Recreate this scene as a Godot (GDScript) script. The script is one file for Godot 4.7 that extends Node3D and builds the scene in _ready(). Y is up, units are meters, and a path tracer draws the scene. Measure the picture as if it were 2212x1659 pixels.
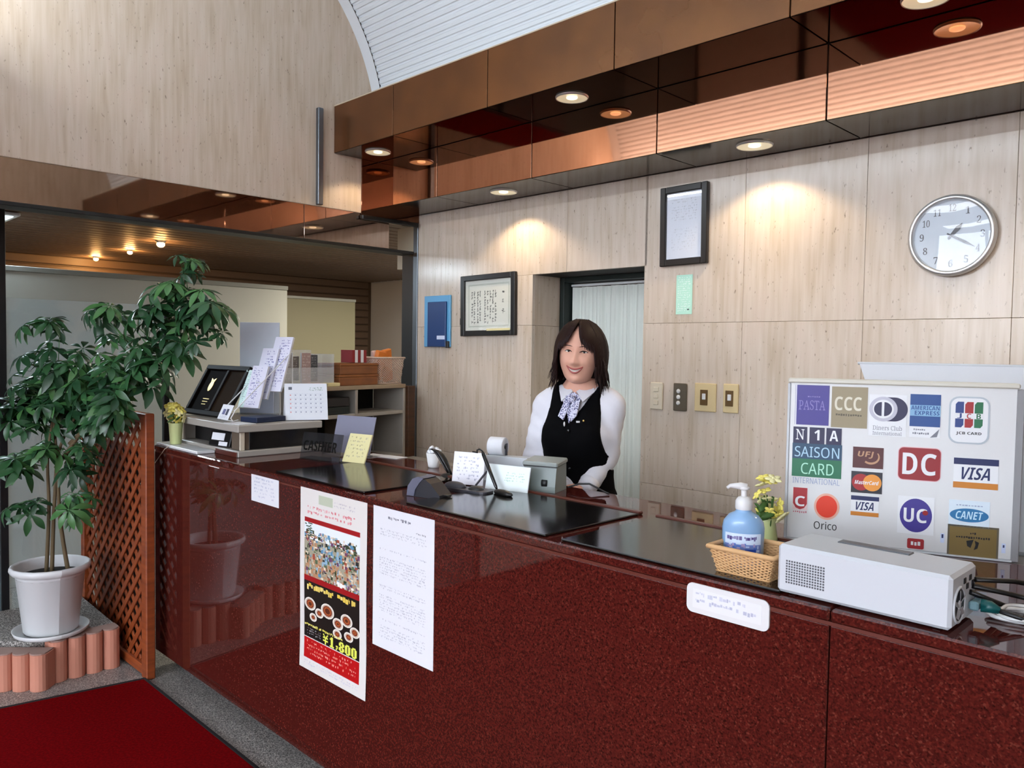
extends Node3D
# A hotel front desk seen from the lobby. Back wall plane z = 0, left wall plane x = 0, floor y = 0, metres.

var M := {}
var used := {}
var rng := RandomNumberGenerator.new()


class MB:
	var st := SurfaceTool.new()
	var sg := -1
	var off := Vector2.ZERO
	func _init() -> void:
		st.begin(Mesh.PRIMITIVE_TRIANGLES)
	func uv(p: Vector3, n: Vector3) -> Vector2:
		var a := n.abs()
		if a.x >= a.y and a.x >= a.z:
			return Vector2(p.z, -p.y) + off
		if a.y >= a.z:
			return Vector2(p.x, p.z) + off
		return Vector2(p.x, -p.y) + off
	func tri(a: Vector3, b: Vector3, c: Vector3) -> void:
		var n := (b - a).cross(c - a)
		st.set_smooth_group(sg)
		for p in [a, c, b]:
			st.set_uv(uv(p, n))
			st.add_vertex(p)
	func tri_uv(a: Vector3, b: Vector3, c: Vector3, ua: Vector2, ub: Vector2, uc: Vector2) -> void:
		st.set_smooth_group(sg)
		st.set_uv(ua); st.add_vertex(a)
		st.set_uv(uc); st.add_vertex(c)
		st.set_uv(ub); st.add_vertex(b)
	func quad(a: Vector3, b: Vector3, c: Vector3, d: Vector3) -> void:
		tri(a, b, c)
		tri(a, c, d)
	func quad_uv(a: Vector3, b: Vector3, c: Vector3, d: Vector3, r := Rect2(0, 0, 1, 1)) -> void:
		# a lower left, b lower right, c upper right, d upper left
		var p := r.position
		var e := r.end
		tri_uv(a, b, c, Vector2(p.x, e.y), Vector2(e.x, e.y), Vector2(e.x, p.y))
		tri_uv(a, c, d, Vector2(p.x, e.y), Vector2(e.x, p.y), Vector2(p.x, p.y))
	func poly(pts: Array, inside: Vector3) -> void:
		var n: Vector3 = (pts[1] - pts[0]).cross(pts[2] - pts[0])
		var flip: bool = n.dot(pts[0] - inside) < 0.0
		for i in range(1, pts.size() - 1):
			if flip:
				tri(pts[0], pts[i + 1], pts[i])
			else:
				tri(pts[0], pts[i], pts[i + 1])
	func box(c: Vector3, s: Vector3, b := 0.0, q := Basis()) -> MB:
		var h := s * 0.5
		b = minf(b, minf(h.x, minf(h.y, h.z)) * 0.9)
		var axes := [0, 1, 2]
		var at := func(sx: float, sy: float, sz: float, keep: int) -> Vector3:
			var v := Vector3(sx * (h.x - b), sy * (h.y - b), sz * (h.z - b))
			v[keep] += [sx, sy, sz][keep] * b
			return c + q * v
		for a in axes:
			var u: int = (a + 1) % 3
			var w: int = (a + 2) % 3
			for s1 in [-1.0, 1.0]:
				var pts := []
				for k in [[-1.0, -1.0], [1.0, -1.0], [1.0, 1.0], [-1.0, 1.0]]:
					var sv := [0.0, 0.0, 0.0]
					sv[a] = s1; sv[u] = k[0]; sv[w] = k[1]
					pts.append(at.call(sv[0], sv[1], sv[2], a))
				poly(pts, c)
				if b > 0.0:
					for s2 in [-1.0, 1.0]:
						var e := []
						for k in [[-1.0, a], [1.0, a], [1.0, u], [-1.0, u]]:
							var sv := [0.0, 0.0, 0.0]
							sv[a] = s1; sv[u] = s2; sv[w] = k[0]
							e.append(at.call(sv[0], sv[1], sv[2], k[1]))
						poly(e, c)
		if b > 0.0:
			for sx in [-1.0, 1.0]:
				for sy in [-1.0, 1.0]:
					for sz in [-1.0, 1.0]:
						poly([at.call(sx, sy, sz, 0), at.call(sx, sy, sz, 1), at.call(sx, sy, sz, 2)], c)
		return self
	func span(lo: Vector3, hi: Vector3, b := 0.0) -> MB:
		return box((lo + hi) * 0.5, (hi - lo).abs(), b)
	func lathe(prof: Array, seg := 32, xf := Transform3D(), from := 0.0, to := TAU) -> MB:
		for i in seg:
			var t0 := lerpf(from, to, float(i) / seg)
			var t1 := lerpf(from, to, float(i + 1) / seg)
			var e0 := Vector3(cos(t0), 0, sin(t0))
			var e1 := Vector3(cos(t1), 0, sin(t1))
			for j in prof.size() - 1:
				var p: Vector2 = prof[j]
				var r: Vector2 = prof[j + 1]
				var a := xf * (e0 * p.x + Vector3(0, p.y, 0))
				var b := xf * (e0 * r.x + Vector3(0, r.y, 0))
				var c := xf * (e1 * r.x + Vector3(0, r.y, 0))
				var d := xf * (e1 * p.x + Vector3(0, p.y, 0))
				if p.x < 1e-6:
					tri(a, b, c)
				elif r.x < 1e-6:
					tri(a, b, d)
				else:
					quad(a, b, c, d)
		return self
	func tube(pts: Array, rad, seg := 8, closed := false, flat := 1.0, up := Vector3.UP) -> MB:
		var n := pts.size()
		var rings := []
		var side := Vector3.ZERO
		for i in n:
			var d: Vector3
			if closed:
				d = pts[(i + 1) % n] - pts[(i + n - 1) % n]
			else:
				d = pts[mini(i + 1, n - 1)] - pts[maxi(i - 1, 0)]
			d = d.normalized()
			if i == 0:
				side = d.cross(up)
				if side.length() < 0.05:
					side = d.cross(Vector3.RIGHT)
			side = (side - d * side.dot(d)).normalized()
			var oth := side.cross(d)
			var r: float = rad if rad is float else rad[i]
			var ring := []
			for k in seg:
				var t := TAU * k / seg
				ring.append(pts[i] + side * cos(t) * r + oth * sin(t) * r * flat)
			rings.append(ring)
		for i in (n if closed else n - 1):
			var a: Array = rings[i]
			var b: Array = rings[(i + 1) % n]
			for k in seg:
				var k2 := (k + 1) % seg
				quad(a[k], b[k], b[k2], a[k2])
		if not closed:
			for k in range(1, seg - 1):
				tri(rings[0][0], rings[0][k], rings[0][k + 1])
				tri(rings[n - 1][0], rings[n - 1][k + 1], rings[n - 1][k])
		return self
	func prism(pg: PackedVector2Array, depth: float, xf := Transform3D()) -> MB:
		var area := 0.0
		for i in pg.size():
			area += pg[i].cross(pg[(i + 1) % pg.size()])
		if area < 0.0:
			pg = pg.duplicate()
			pg.reverse()
		var f := Geometry2D.triangulate_polygon(pg)
		for i in range(0, f.size(), 3):
			var a := pg[f[i]]
			var b := pg[f[i + 1]]
			var c := pg[f[i + 2]]
			if (b - a).cross(c - a) < 0.0:
				var t := b
				b = c
				c = t
			tri(xf * Vector3(a.x, a.y, depth), xf * Vector3(b.x, b.y, depth), xf * Vector3(c.x, c.y, depth))
			tri(xf * Vector3(a.x, a.y, 0), xf * Vector3(c.x, c.y, 0), xf * Vector3(b.x, b.y, 0))
		for i in pg.size():
			var a := pg[i]
			var b := pg[(i + 1) % pg.size()]
			quad(xf * Vector3(a.x, a.y, 0), xf * Vector3(b.x, b.y, 0), xf * Vector3(b.x, b.y, depth), xf * Vector3(a.x, a.y, depth))
		return self
	func grid(rows: Array, wrap := false) -> MB:
		var n: int = rows[0].size()
		for i in rows.size() - 1:
			for j in (n if wrap else n - 1):
				var k := (j + 1) % n
				var r := Rect2(float(j) / (n - 1), 1.0 - float(i + 1) / (rows.size() - 1), 1.0 / (n - 1), 1.0 / (rows.size() - 1))
				quad_uv(rows[i][j], rows[i][k], rows[i + 1][k], rows[i + 1][j], r)
		return self
	func blob(c: Vector3, r: Vector3, seg := 16, q := Basis()) -> MB:
		var prof := []
		var n := maxi(4, seg / 2)
		for i in n + 1:
			var t := -PI / 2 + PI * i / n
			prof.append(Vector2(0.0 if i == 0 or i == n else cos(t), sin(t)))
		return lathe(prof, seg, Transform3D(q * Basis.from_scale(r), c))
	func smooth() -> MB:
		sg = 1
		return self
	func flat() -> MB:
		sg = -1
		return self
	func done() -> ArrayMesh:
		st.generate_normals()
		return st.commit()


func numbered(called: String) -> String:
	var n: int = used.get(called, 0)
	used[called] = n + 1
	return called if n == 0 else "%s_%03d" % [called, n]


func thing(called: String, label: String, category: String, at := Vector3.ZERO, turn := 0.0, group := "") -> Node3D:
	var o := Node3D.new()
	o.name = numbered(called)
	add_child(o)
	o.position = at
	o.rotation.y = turn
	tag(o, label, category, group)
	return o


func tag(o: Node3D, label: String, category: String, group := "") -> void:
	o.set_meta("label", label)
	o.set_meta("category", category)
	if group:
		o.set_meta("group", group)


func part(parent: Node3D, called: String, mb, mat: Material, xf := Transform3D()) -> MeshInstance3D:
	var o := MeshInstance3D.new()
	o.name = called
	o.mesh = mb.done() if mb is MB else mb
	o.material_override = mat
	o.transform = xf
	o.cast_shadow = GeometryInstance3D.SHADOW_CASTING_SETTING_ON
	parent.add_child(o, true)
	return o


func solo(called: String, label: String, category: String, mb, mat: Material, at := Vector3.ZERO, turn := 0.0, group := "") -> MeshInstance3D:
	var o := part(self, numbered(called), mb, mat, Transform3D(Basis(Vector3.UP, turn), at))
	tag(o, label, category, group)
	return o


func struct(called: String) -> Node3D:
	var o := Node3D.new()
	o.name = called
	add_child(o)
	o.set_meta("kind", "structure")
	return o


func stuff(o: Node3D) -> Node3D:
	o.set_meta("kind", "stuff")
	return o


func rr(w: float, h: float, r: float, n := 5) -> PackedVector2Array:   # rounded rectangle round the origin
	var out := PackedVector2Array()
	for k in 4:
		var c := Vector2([1, -1, -1, 1][k] * (w / 2 - r), [1, 1, -1, -1][k] * (h / 2 - r))
		for i in n + 1:
			out.append(c + Vector2.from_angle(PI / 2 * (k + float(i) / n)) * r)
	return out


func disc(rx: float, ry := -1.0, n := 40) -> PackedVector2Array:
	var out := PackedVector2Array()
	for i in n:
		out.append(Vector2(cos(TAU * i / n) * rx, sin(TAU * i / n) * (ry if ry > 0 else rx)))
	return out


func letters(parent: Node3D, words: String, c: Vector3, w: float, h: float, mat: Material, font := "sans", skew := 0.0, q := Basis()) -> MeshInstance3D:
	# raised lettering fitted into w by h metres round c, facing +z of q
	var f := SystemFont.new()
	f.font_names = PackedStringArray(["Droid Serif" if font.begins_with("serif") else "Droid Sans"])
	f.font_weight = 700 if font.ends_with("bold") else 400
	var t := TextMesh.new()
	t.text = words
	t.font = f
	t.font_size = 48
	t.pixel_size = 0.01
	t.depth = 0.01
	t.curve_step = 2.0
	var box := t.get_aabb()
	var sx := w / box.size.x
	var sy := h / box.size.y
	var b := q * Basis(Vector3(sx, 0, 0), Vector3(skew * sy, sy, 0), Vector3(0, 0, 0.04))
	var mid := box.get_center()
	return part(parent, "lettering", t, mat, Transform3D(b, c - b * mid))


func mat(called: String, col: Color, rough := 0.6, metal := 0.0, spec := 0.5) -> StandardMaterial3D:
	var m := StandardMaterial3D.new()
	m.resource_name = called
	m.albedo_color = col
	m.roughness = rough
	m.metallic = metal
	m.metallic_specular = spec
	M[called] = m
	return m


func c8(r: int, g: int, b: int) -> Color:
	return Color8(r, g, b)


func tex(im: Image) -> ImageTexture:
	return ImageTexture.create_from_image(im)


func noise(kind: int, freq: float, seed_ := 1, oct := 4) -> FastNoiseLite:
	var n := FastNoiseLite.new()
	n.noise_type = kind
	n.frequency = freq
	n.seed = seed_
	n.fractal_octaves = oct
	return n


func bytes(n: FastNoiseLite, w: int, h: int, tw: int, th: int) -> PackedByteArray:
	var im: Image = n.get_seamless_image(w, h)
	im.convert(Image.FORMAT_L8)
	if w != tw or h != th:
		im.resize(tw, th, Image.INTERPOLATE_CUBIC)
	return im.get_data()


func ramp3(a: Color, b: Color, c: Color, t: float) -> Color:
	return a.lerp(b, t * 2.0) if t < 0.5 else b.lerp(c, t * 2.0 - 1.0)


func paint(w: int, h: int, f: Callable) -> Image:
	var data := PackedByteArray()
	data.resize(w * h * 3)
	var i := 0
	for k in w * h:
		var c: Color = f.call(k)
		data[i] = int(clampf(c.r, 0, 1) * 255)
		data[i + 1] = int(clampf(c.g, 0, 1) * 255)
		data[i + 2] = int(clampf(c.b, 0, 1) * 255)
		i += 3
	return Image.create_from_data(w, h, false, Image.FORMAT_RGB8, data)


func textured(called: String, im: Image, metres: float, rough := 0.6, spec := 0.5, metal := 0.0) -> StandardMaterial3D:
	var m := mat(called, Color.WHITE, rough, metal, spec)
	m.albedo_texture = tex(im)
	m.uv1_scale = Vector3(1.0 / metres, 1.0 / metres, 1)
	return m


func scribble(im: Image, r: Rect2i, line: int, col: Color, dense := 0.75, vertical := false) -> void:
	# rows of tiny strokes, as small print reads from afar
	var y := r.position.y
	while y + line * 0.55 < r.end.y:
		var x := r.position.x
		while x < r.end.x - 2:
			var w := rng.randi_range(2, maxi(3, line / 2))
			if rng.randf() < dense:
				var hgt := rng.randi_range(maxi(1, line / 4), maxi(2, line * 6 / 10))
				im.fill_rect(Rect2i(x, y + rng.randi_range(0, maxi(1, line / 5)), mini(w, r.end.x - x), mini(hgt, r.end.y - y)), col.lerp(Color.WHITE, rng.randf() * 0.35))
			x += w + rng.randi_range(1, 2)
		y += line


func sheet(w: int, h: int, col := Color(0.86, 0.87, 0.89)) -> Image:
	var im := Image.create(w, h, false, Image.FORMAT_RGB8)
	im.fill(col)
	return im


func print_mat(called: String, im: Image, rough := 0.55) -> StandardMaterial3D:
	var m := mat(called, Color.WHITE, rough)
	m.albedo_texture = tex(im)
	m.texture_repeat = false
	return m


func card(w: float, h: float, d := 0.0006, bow := 0.0) -> MB:
	# a printed sheet in its own xy plane, its front facing +z with uv 0..1; bow bends it
	var mb := MB.new().smooth()
	var n := 8 if bow != 0.0 else 1
	for i in n:
		var a := float(i) / n
		var b := float(i + 1) / n
		var za := d + bow * (0.5 - 0.5 * cos(a * PI * 2.6)) * a
		var zb := d + bow * (0.5 - 0.5 * cos(b * PI * 2.6)) * b
		mb.quad_uv(Vector3(-w / 2, -h / 2 + h * (1 - b), zb), Vector3(w / 2, -h / 2 + h * (1 - b), zb), Vector3(w / 2, -h / 2 + h * (1 - a), za), Vector3(-w / 2, -h / 2 + h * (1 - a), za), Rect2(0, a, 1, b - a))
	if bow == 0.0:
		mb.flat()
		var e := [Vector3(-w / 2, -h / 2, 0), Vector3(w / 2, -h / 2, 0), Vector3(w / 2, h / 2, 0), Vector3(-w / 2, h / 2, 0)]
		mb.st.set_smooth_group(-1)
		mb.quad_uv(e[1], e[0], e[3], e[2], Rect2(0.005, 0.005, 0.01, 0.01))
		for k in 4:
			var p: Vector3 = e[k]
			var q: Vector3 = e[(k + 1) % 4]
			mb.quad_uv(p, q, q + Vector3(0, 0, d), p + Vector3(0, 0, d), Rect2(0.005, 0.005, 0.01, 0.01))
	return mb


func _ready() -> void:
	rng.seed = 20
	# ---- camera
	var cam := Camera3D.new()
	cam.name = "camera"
	cam.position = Vector3(3.80, 1.52, 3.0)
	cam.rotation = Vector3(deg_to_rad(-2.45673), deg_to_rad(44.86473), deg_to_rad(0.87395))
	cam.keep_aspect = Camera3D.KEEP_HEIGHT
	cam.fov = rad_to_deg(2.0 * atan(829.5 / 1712.835))
	cam.near = 0.05
	cam.far = 200.0
	add_child(cam)
	cam.current = true
	# ---- sky, exposure
	var env := Environment.new()
	var sky := Sky.new()
	var ps := ProceduralSkyMaterial.new()
	ps.sky_top_color = Color(0.80, 0.88, 1.0)
	ps.sky_horizon_color = Color(0.95, 0.97, 1.0)
	ps.ground_horizon_color = Color(0.62, 0.62, 0.61)
	ps.ground_bottom_color = Color(0.45, 0.45, 0.44)
	ps.sky_curve = 0.3
	sky.sky_material = ps
	env.background_mode = Environment.BG_SKY
	env.sky = sky
	env.background_energy_multiplier = 13.0
	env.tonemap_mode = Environment.TONE_MAPPER_LINEAR
	env.tonemap_exposure = 1.0
	env.sdfgi_enabled = true
	env.ssao_enabled = true
	env.ssil_enabled = true
	var we := WorldEnvironment.new()
	we.name = "world"
	we.environment = env
	add_child(we)
	# ---- lamps of the lobby: two rows of added, unseen fill panels behind the camera, a cove row under the vault
	var row := ["nearest the glass partition", "in the middle of its row", "farthest from the glass partition"]
	for k in 6:
		panel_light("added_ceiling_light", "added unseen flat lobby ceiling lamp of the %s row, %s" % [["inner", "outer"][k / 3], row[k % 3]], Vector3(1.4 + 2.3 * (k % 3), 3.145, 4.6 + 2.2 * (k / 3)), Vector2(1.2, 0.6), 1.9, Color(0.97, 0.98, 1.0))
	cove_light()
	make_materials()
	setting()
	canopy()
	office()
	counter()
	wall_things()
	plant_corner()
	desk_left()
	desk_middle()
	desk_right()
	person()


func panel_light(called: String, label: String, at: Vector3, size: Vector2, energy: float, col: Color) -> void:
	var t := thing(called, label, "ceiling light", at)
	var glow := mat("lamp_panel", Color(0.9, 0.9, 0.9), 0.5)
	glow.emission_enabled = true
	glow.emission = col
	glow.emission_energy_multiplier = 1.5
	part(t, "frame", MB.new().box(Vector3(0, -0.006, 0), Vector3(size.x + 0.06, 0.02, size.y + 0.06), 0.004), mat("lamp_frame", Color(0.85, 0.85, 0.85), 0.4))
	part(t, "diffuser", MB.new().box(Vector3(0, -0.018, 0), Vector3(size.x, 0.008, size.y), 0.002), glow)
	var l := AreaLight3D.new()
	l.name = "light"
	l.area_size = size
	l.light_energy = energy
	l.light_color = col
	l.area_range = 20.0
	l.shadow_enabled = true
	l.rotation.x = -PI / 2
	l.position.y = -0.03
	t.add_child(l)


func cove_light() -> void:
	var t := thing("cove_lamp", "long row of tube lamps hidden in the ledge below the vault", "lamp", Vector3(2.1, 2.745, 2.44))
	part(t, "tray", MB.new().box(Vector3(0, -0.03, 0), Vector3(4.1, 0.02, 0.1), 0.003), mat("cove_tray", Color(0.8, 0.8, 0.8), 0.5))
	var glow := mat("lamp_tube", Color(0.9, 0.9, 0.9), 0.5)
	glow.emission_enabled = true
	glow.emission = Color(0.93, 0.97, 1.0)
	glow.emission_energy_multiplier = 2.0
	var tube := MB.new().smooth().tube([Vector3(-2.0, 0, 0), Vector3(2.0, 0, 0)], 0.014, 10)
	part(t, "tube", tube, glow)
	var l := AreaLight3D.new()
	l.name = "light"
	l.area_size = Vector2(4.0, 0.05)
	l.light_energy = 5.2
	l.light_color = Color(0.93, 0.97, 1.0)
	l.area_range = 20.0
	l.shadow_enabled = true
	l.position = Vector3(0, 0.02, -0.01)
	t.add_child(l)
	l.rotation = Vector3(deg_to_rad(60), 0, 0)   # up and towards the desk


func make_materials() -> void:
	# travertine: upright veins, broad clouds, small pits
	var W := 1024
	var v1 := bytes(noise(FastNoiseLite.TYPE_SIMPLEX_SMOOTH, 0.045, 3, 5), W, 64, W, W)
	var v2 := bytes(noise(FastNoiseLite.TYPE_SIMPLEX_SMOOTH, 0.02, 4, 3), 512, 128, W, W)
	var v3 := bytes(noise(FastNoiseLite.TYPE_SIMPLEX_SMOOTH, 0.06, 5, 3), W, 512, W, W)
	var v4 := bytes(noise(FastNoiseLite.TYPE_SIMPLEX_SMOOTH, 0.2, 6, 2), W, 256, W, W)
	var trav := paint(W, W, func(k: int) -> Color:
		var a := v1[k] / 255.0
		var b := v2[k] / 255.0
		var c := v3[k] / 255.0
		var d := v4[k] / 255.0
		var t := clampf(0.5 + (a - 0.5) * 0.55 + (b - 0.5) * 0.45, 0, 1)
		var col := ramp3(Color(0.72, 0.66, 0.58), Color(0.80, 0.755, 0.70), Color(0.86, 0.83, 0.79), t)
		col = col.lerp(Color(0.79, 0.715, 0.66), clampf((b - 0.55) * 1.0, 0, 0.35))
		var pit := clampf((c - 0.74) * 6.0, 0, 1) * clampf((d - 0.52) * 6.0, 0, 1)
		return col.lerp(Color(0.46, 0.41, 0.36), pit * 0.75)
	)
	textured("travertine", trav, 1.3, 0.17, 0.45).albedo_color = Color(0.97, 0.955, 0.945)
	textured("travertine_honed", trav, 1.3, 0.45, 0.35).albedo_color = Color(0.94, 0.905, 0.875)
	# red granite
	var cell := noise(FastNoiseLite.TYPE_CELLULAR, 0.11, 7, 1)
	cell.fractal_type = FastNoiseLite.FRACTAL_NONE
	cell.cellular_return_type = FastNoiseLite.RETURN_CELL_VALUE
	cell.cellular_jitter = 1.0
	var g1 := bytes(cell, W, W, W, W)
	var g2 := bytes(noise(FastNoiseLite.TYPE_SIMPLEX_SMOOTH, 0.03, 8, 4), W, W, W, W)
	var red := paint(W, W, func(k: int) -> Color:
		var a := g1[k] / 255.0
		var b := g2[k] / 255.0
		var col: Color
		if a < 0.34:
			col = Color(0.20, 0.068, 0.056)
		elif a < 0.72:
			col = Color(0.275, 0.095, 0.076)
		elif a < 0.93:
			col = Color(0.335, 0.13, 0.10)
		else:
			col = Color(0.41, 0.21, 0.165)
		return col.lerp(Color(0.27, 0.095, 0.077), 0.38) * (0.78 + 0.44 * b)
	)
	red.resize(512, 512, Image.INTERPOLATE_LANCZOS)
	textured("red_granite", red, 0.36, 0.035, 0.5)
	var grey := paint(512, 512, func(k: int) -> Color:
		var kk := (k / 512) * W * 2 + (k % 512) * 2
		var a := g1[kk] / 255.0
		var b := g2[kk] / 255.0
		var t := 0.30 if a < 0.3 else (0.50 if a < 0.7 else 0.66)
		return Color(t * 1.12, t * 1.09, t * 1.05) * (0.80 + 0.35 * b)
	)
	textured("grey_granite", grey, 0.35, 0.3, 0.5)
	# carpet
	var cp := paint(512, 512, func(k: int) -> Color:
		var kk := (k / 512) * W * 2 + (k % 512) * 2
		var a := v4[kk] / 255.0
		var b := g2[kk] / 255.0
		return Color(0.42, 0.025, 0.042) * (0.62 + 0.45 * a + 0.3 * b)
	)
	textured("red_carpet", cp, 0.5, 0.95, 0.1)
	mat("carpet_edge", Color(0.035, 0.01, 0.015), 0.8)
	# wood: long fibres along u
	var w1 := bytes(noise(FastNoiseLite.TYPE_SIMPLEX_SMOOTH, 0.05, 11, 4), 32, 512, 512, 512)
	var w2 := bytes(noise(FastNoiseLite.TYPE_SIMPLEX_SMOOTH, 0.02, 12, 3), 256, 256, 512, 512)
	for spec in [["orange_wood", Color(0.44, 0.19, 0.075), Color(0.60, 0.29, 0.12), 0.45], ["brown_wood", Color(0.22, 0.13, 0.07), Color(0.34, 0.21, 0.12), 0.4], ["box_wood", Color(0.42, 0.24, 0.11), Color(0.60, 0.37, 0.18), 0.5]]:
		var a: Color = spec[1]
		var b: Color = spec[2]
		textured(spec[0], paint(512, 512, func(k: int) -> Color:
			return a.lerp(b, clampf(w1[k] / 255.0 * 0.8 + w2[k] / 255.0 * 0.5 - 0.15, 0, 1))), 0.8, spec[3])
	# bronze-tinted mirror, fascia sheets
	var f1 := bytes(noise(FastNoiseLite.TYPE_SIMPLEX_SMOOTH, 0.012, 21, 4), 256, 256, 256, 256)
	mat("bronze_mirror", Color(0.76, 0.53, 0.41), 0.04, 1.0)
	textured("fascia_bronze", paint(256, 256, func(k: int) -> Color:
		return Color(0.42, 0.28, 0.185).lerp(Color(0.50, 0.33, 0.20), f1[k] / 255.0)), 1.1, 0.24, 0.5, 0.7)
	mat("black_mirror", Color(0.13, 0.11, 0.10), 0.05, 1.0)
	mat("olive_mirror", Color(0.29, 0.265, 0.20), 0.14, 1.0)
	mat("tinted_mirror", Color(0.68, 0.59, 0.53), 0.03, 1.0)
	mat("dark_joint", Color(0.05, 0.045, 0.04), 0.5)
	mat("grey_metal", Color(0.42, 0.44, 0.46), 0.35, 0.8)
	mat("vault_white", Color(0.86, 0.88, 0.90), 0.6)
	mat("white_paint", Color(0.82, 0.82, 0.81), 0.6)
	mat("dark_green", Color(0.03, 0.09, 0.075), 0.5)
	mat("black", Color(0.015, 0.015, 0.018), 0.4)
	mat("black_gloss", Color(0.012, 0.012, 0.014), 0.12)
	mat("charcoal", Color(0.06, 0.065, 0.075), 0.45)
	mat("dark_frame", Color(0.055, 0.03, 0.025), 0.3)
	mat("silver", Color(0.80, 0.80, 0.80), 0.28, 0.7)
	mat("white_plastic", Color(0.84, 0.845, 0.845), 0.35)
	mat("ivory_plastic", Color(0.80, 0.72, 0.55), 0.4)
	mat("cream_plastic", Color(0.80, 0.76, 0.68), 0.4)
	mat("grey_plastic", Color(0.42, 0.42, 0.42), 0.4)
	mat("pc_white", Color(0.76, 0.78, 0.80), 0.4)
	mat("paper", Color(0.85, 0.86, 0.88), 0.7)
	mat("paper_blue", Color(0.78, 0.83, 0.93), 0.7)
	mat("paper_cream", Color(0.86, 0.82, 0.62), 0.7)
	mat("laminate", Color(0.62, 0.60, 0.57), 0.4)
	mat("dark_inside", Color(0.035, 0.03, 0.028), 0.7)
	mat("back_dark", Color(0.10, 0.09, 0.08), 0.8)
	mat("ink", Color(0.03, 0.03, 0.035), 0.6)
	mat("navy", Color(0.045, 0.045, 0.16), 0.5)
	mat("lead_grey", Color(0.22, 0.22, 0.25), 0.45)
	var gl := mat("clear_glass", Color(1, 1, 1, 0.04), 0.0, 0.0, 0.5)
	gl.transparency = BaseMaterial3D.TRANSPARENCY_ALPHA
	var tg := mat("office_glass", Color(0.72, 0.86, 0.92, 0.12), 0.02, 0.0, 0.5)
	tg.transparency = BaseMaterial3D.TRANSPARENCY_ALPHA
	var ac := mat("smoked_acrylic", Color(0.10, 0.10, 0.12, 0.45), 0.05)
	ac.transparency = BaseMaterial3D.TRANSPARENCY_ALPHA
	var cl := mat("clear_acrylic", Color(0.85, 0.88, 0.92, 0.25), 0.05)
	cl.transparency = BaseMaterial3D.TRANSPARENCY_ALPHA


func slab(parent: Node3D, lo: Vector3, hi: Vector3, m: Material, called := "stone_slab") -> void:
	var mb := MB.new()
	mb.off = Vector2(rng.randf() * 7.0, rng.randf() * 7.0)
	part(parent, called, mb.span(lo, hi, 0.0012), m)


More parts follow.
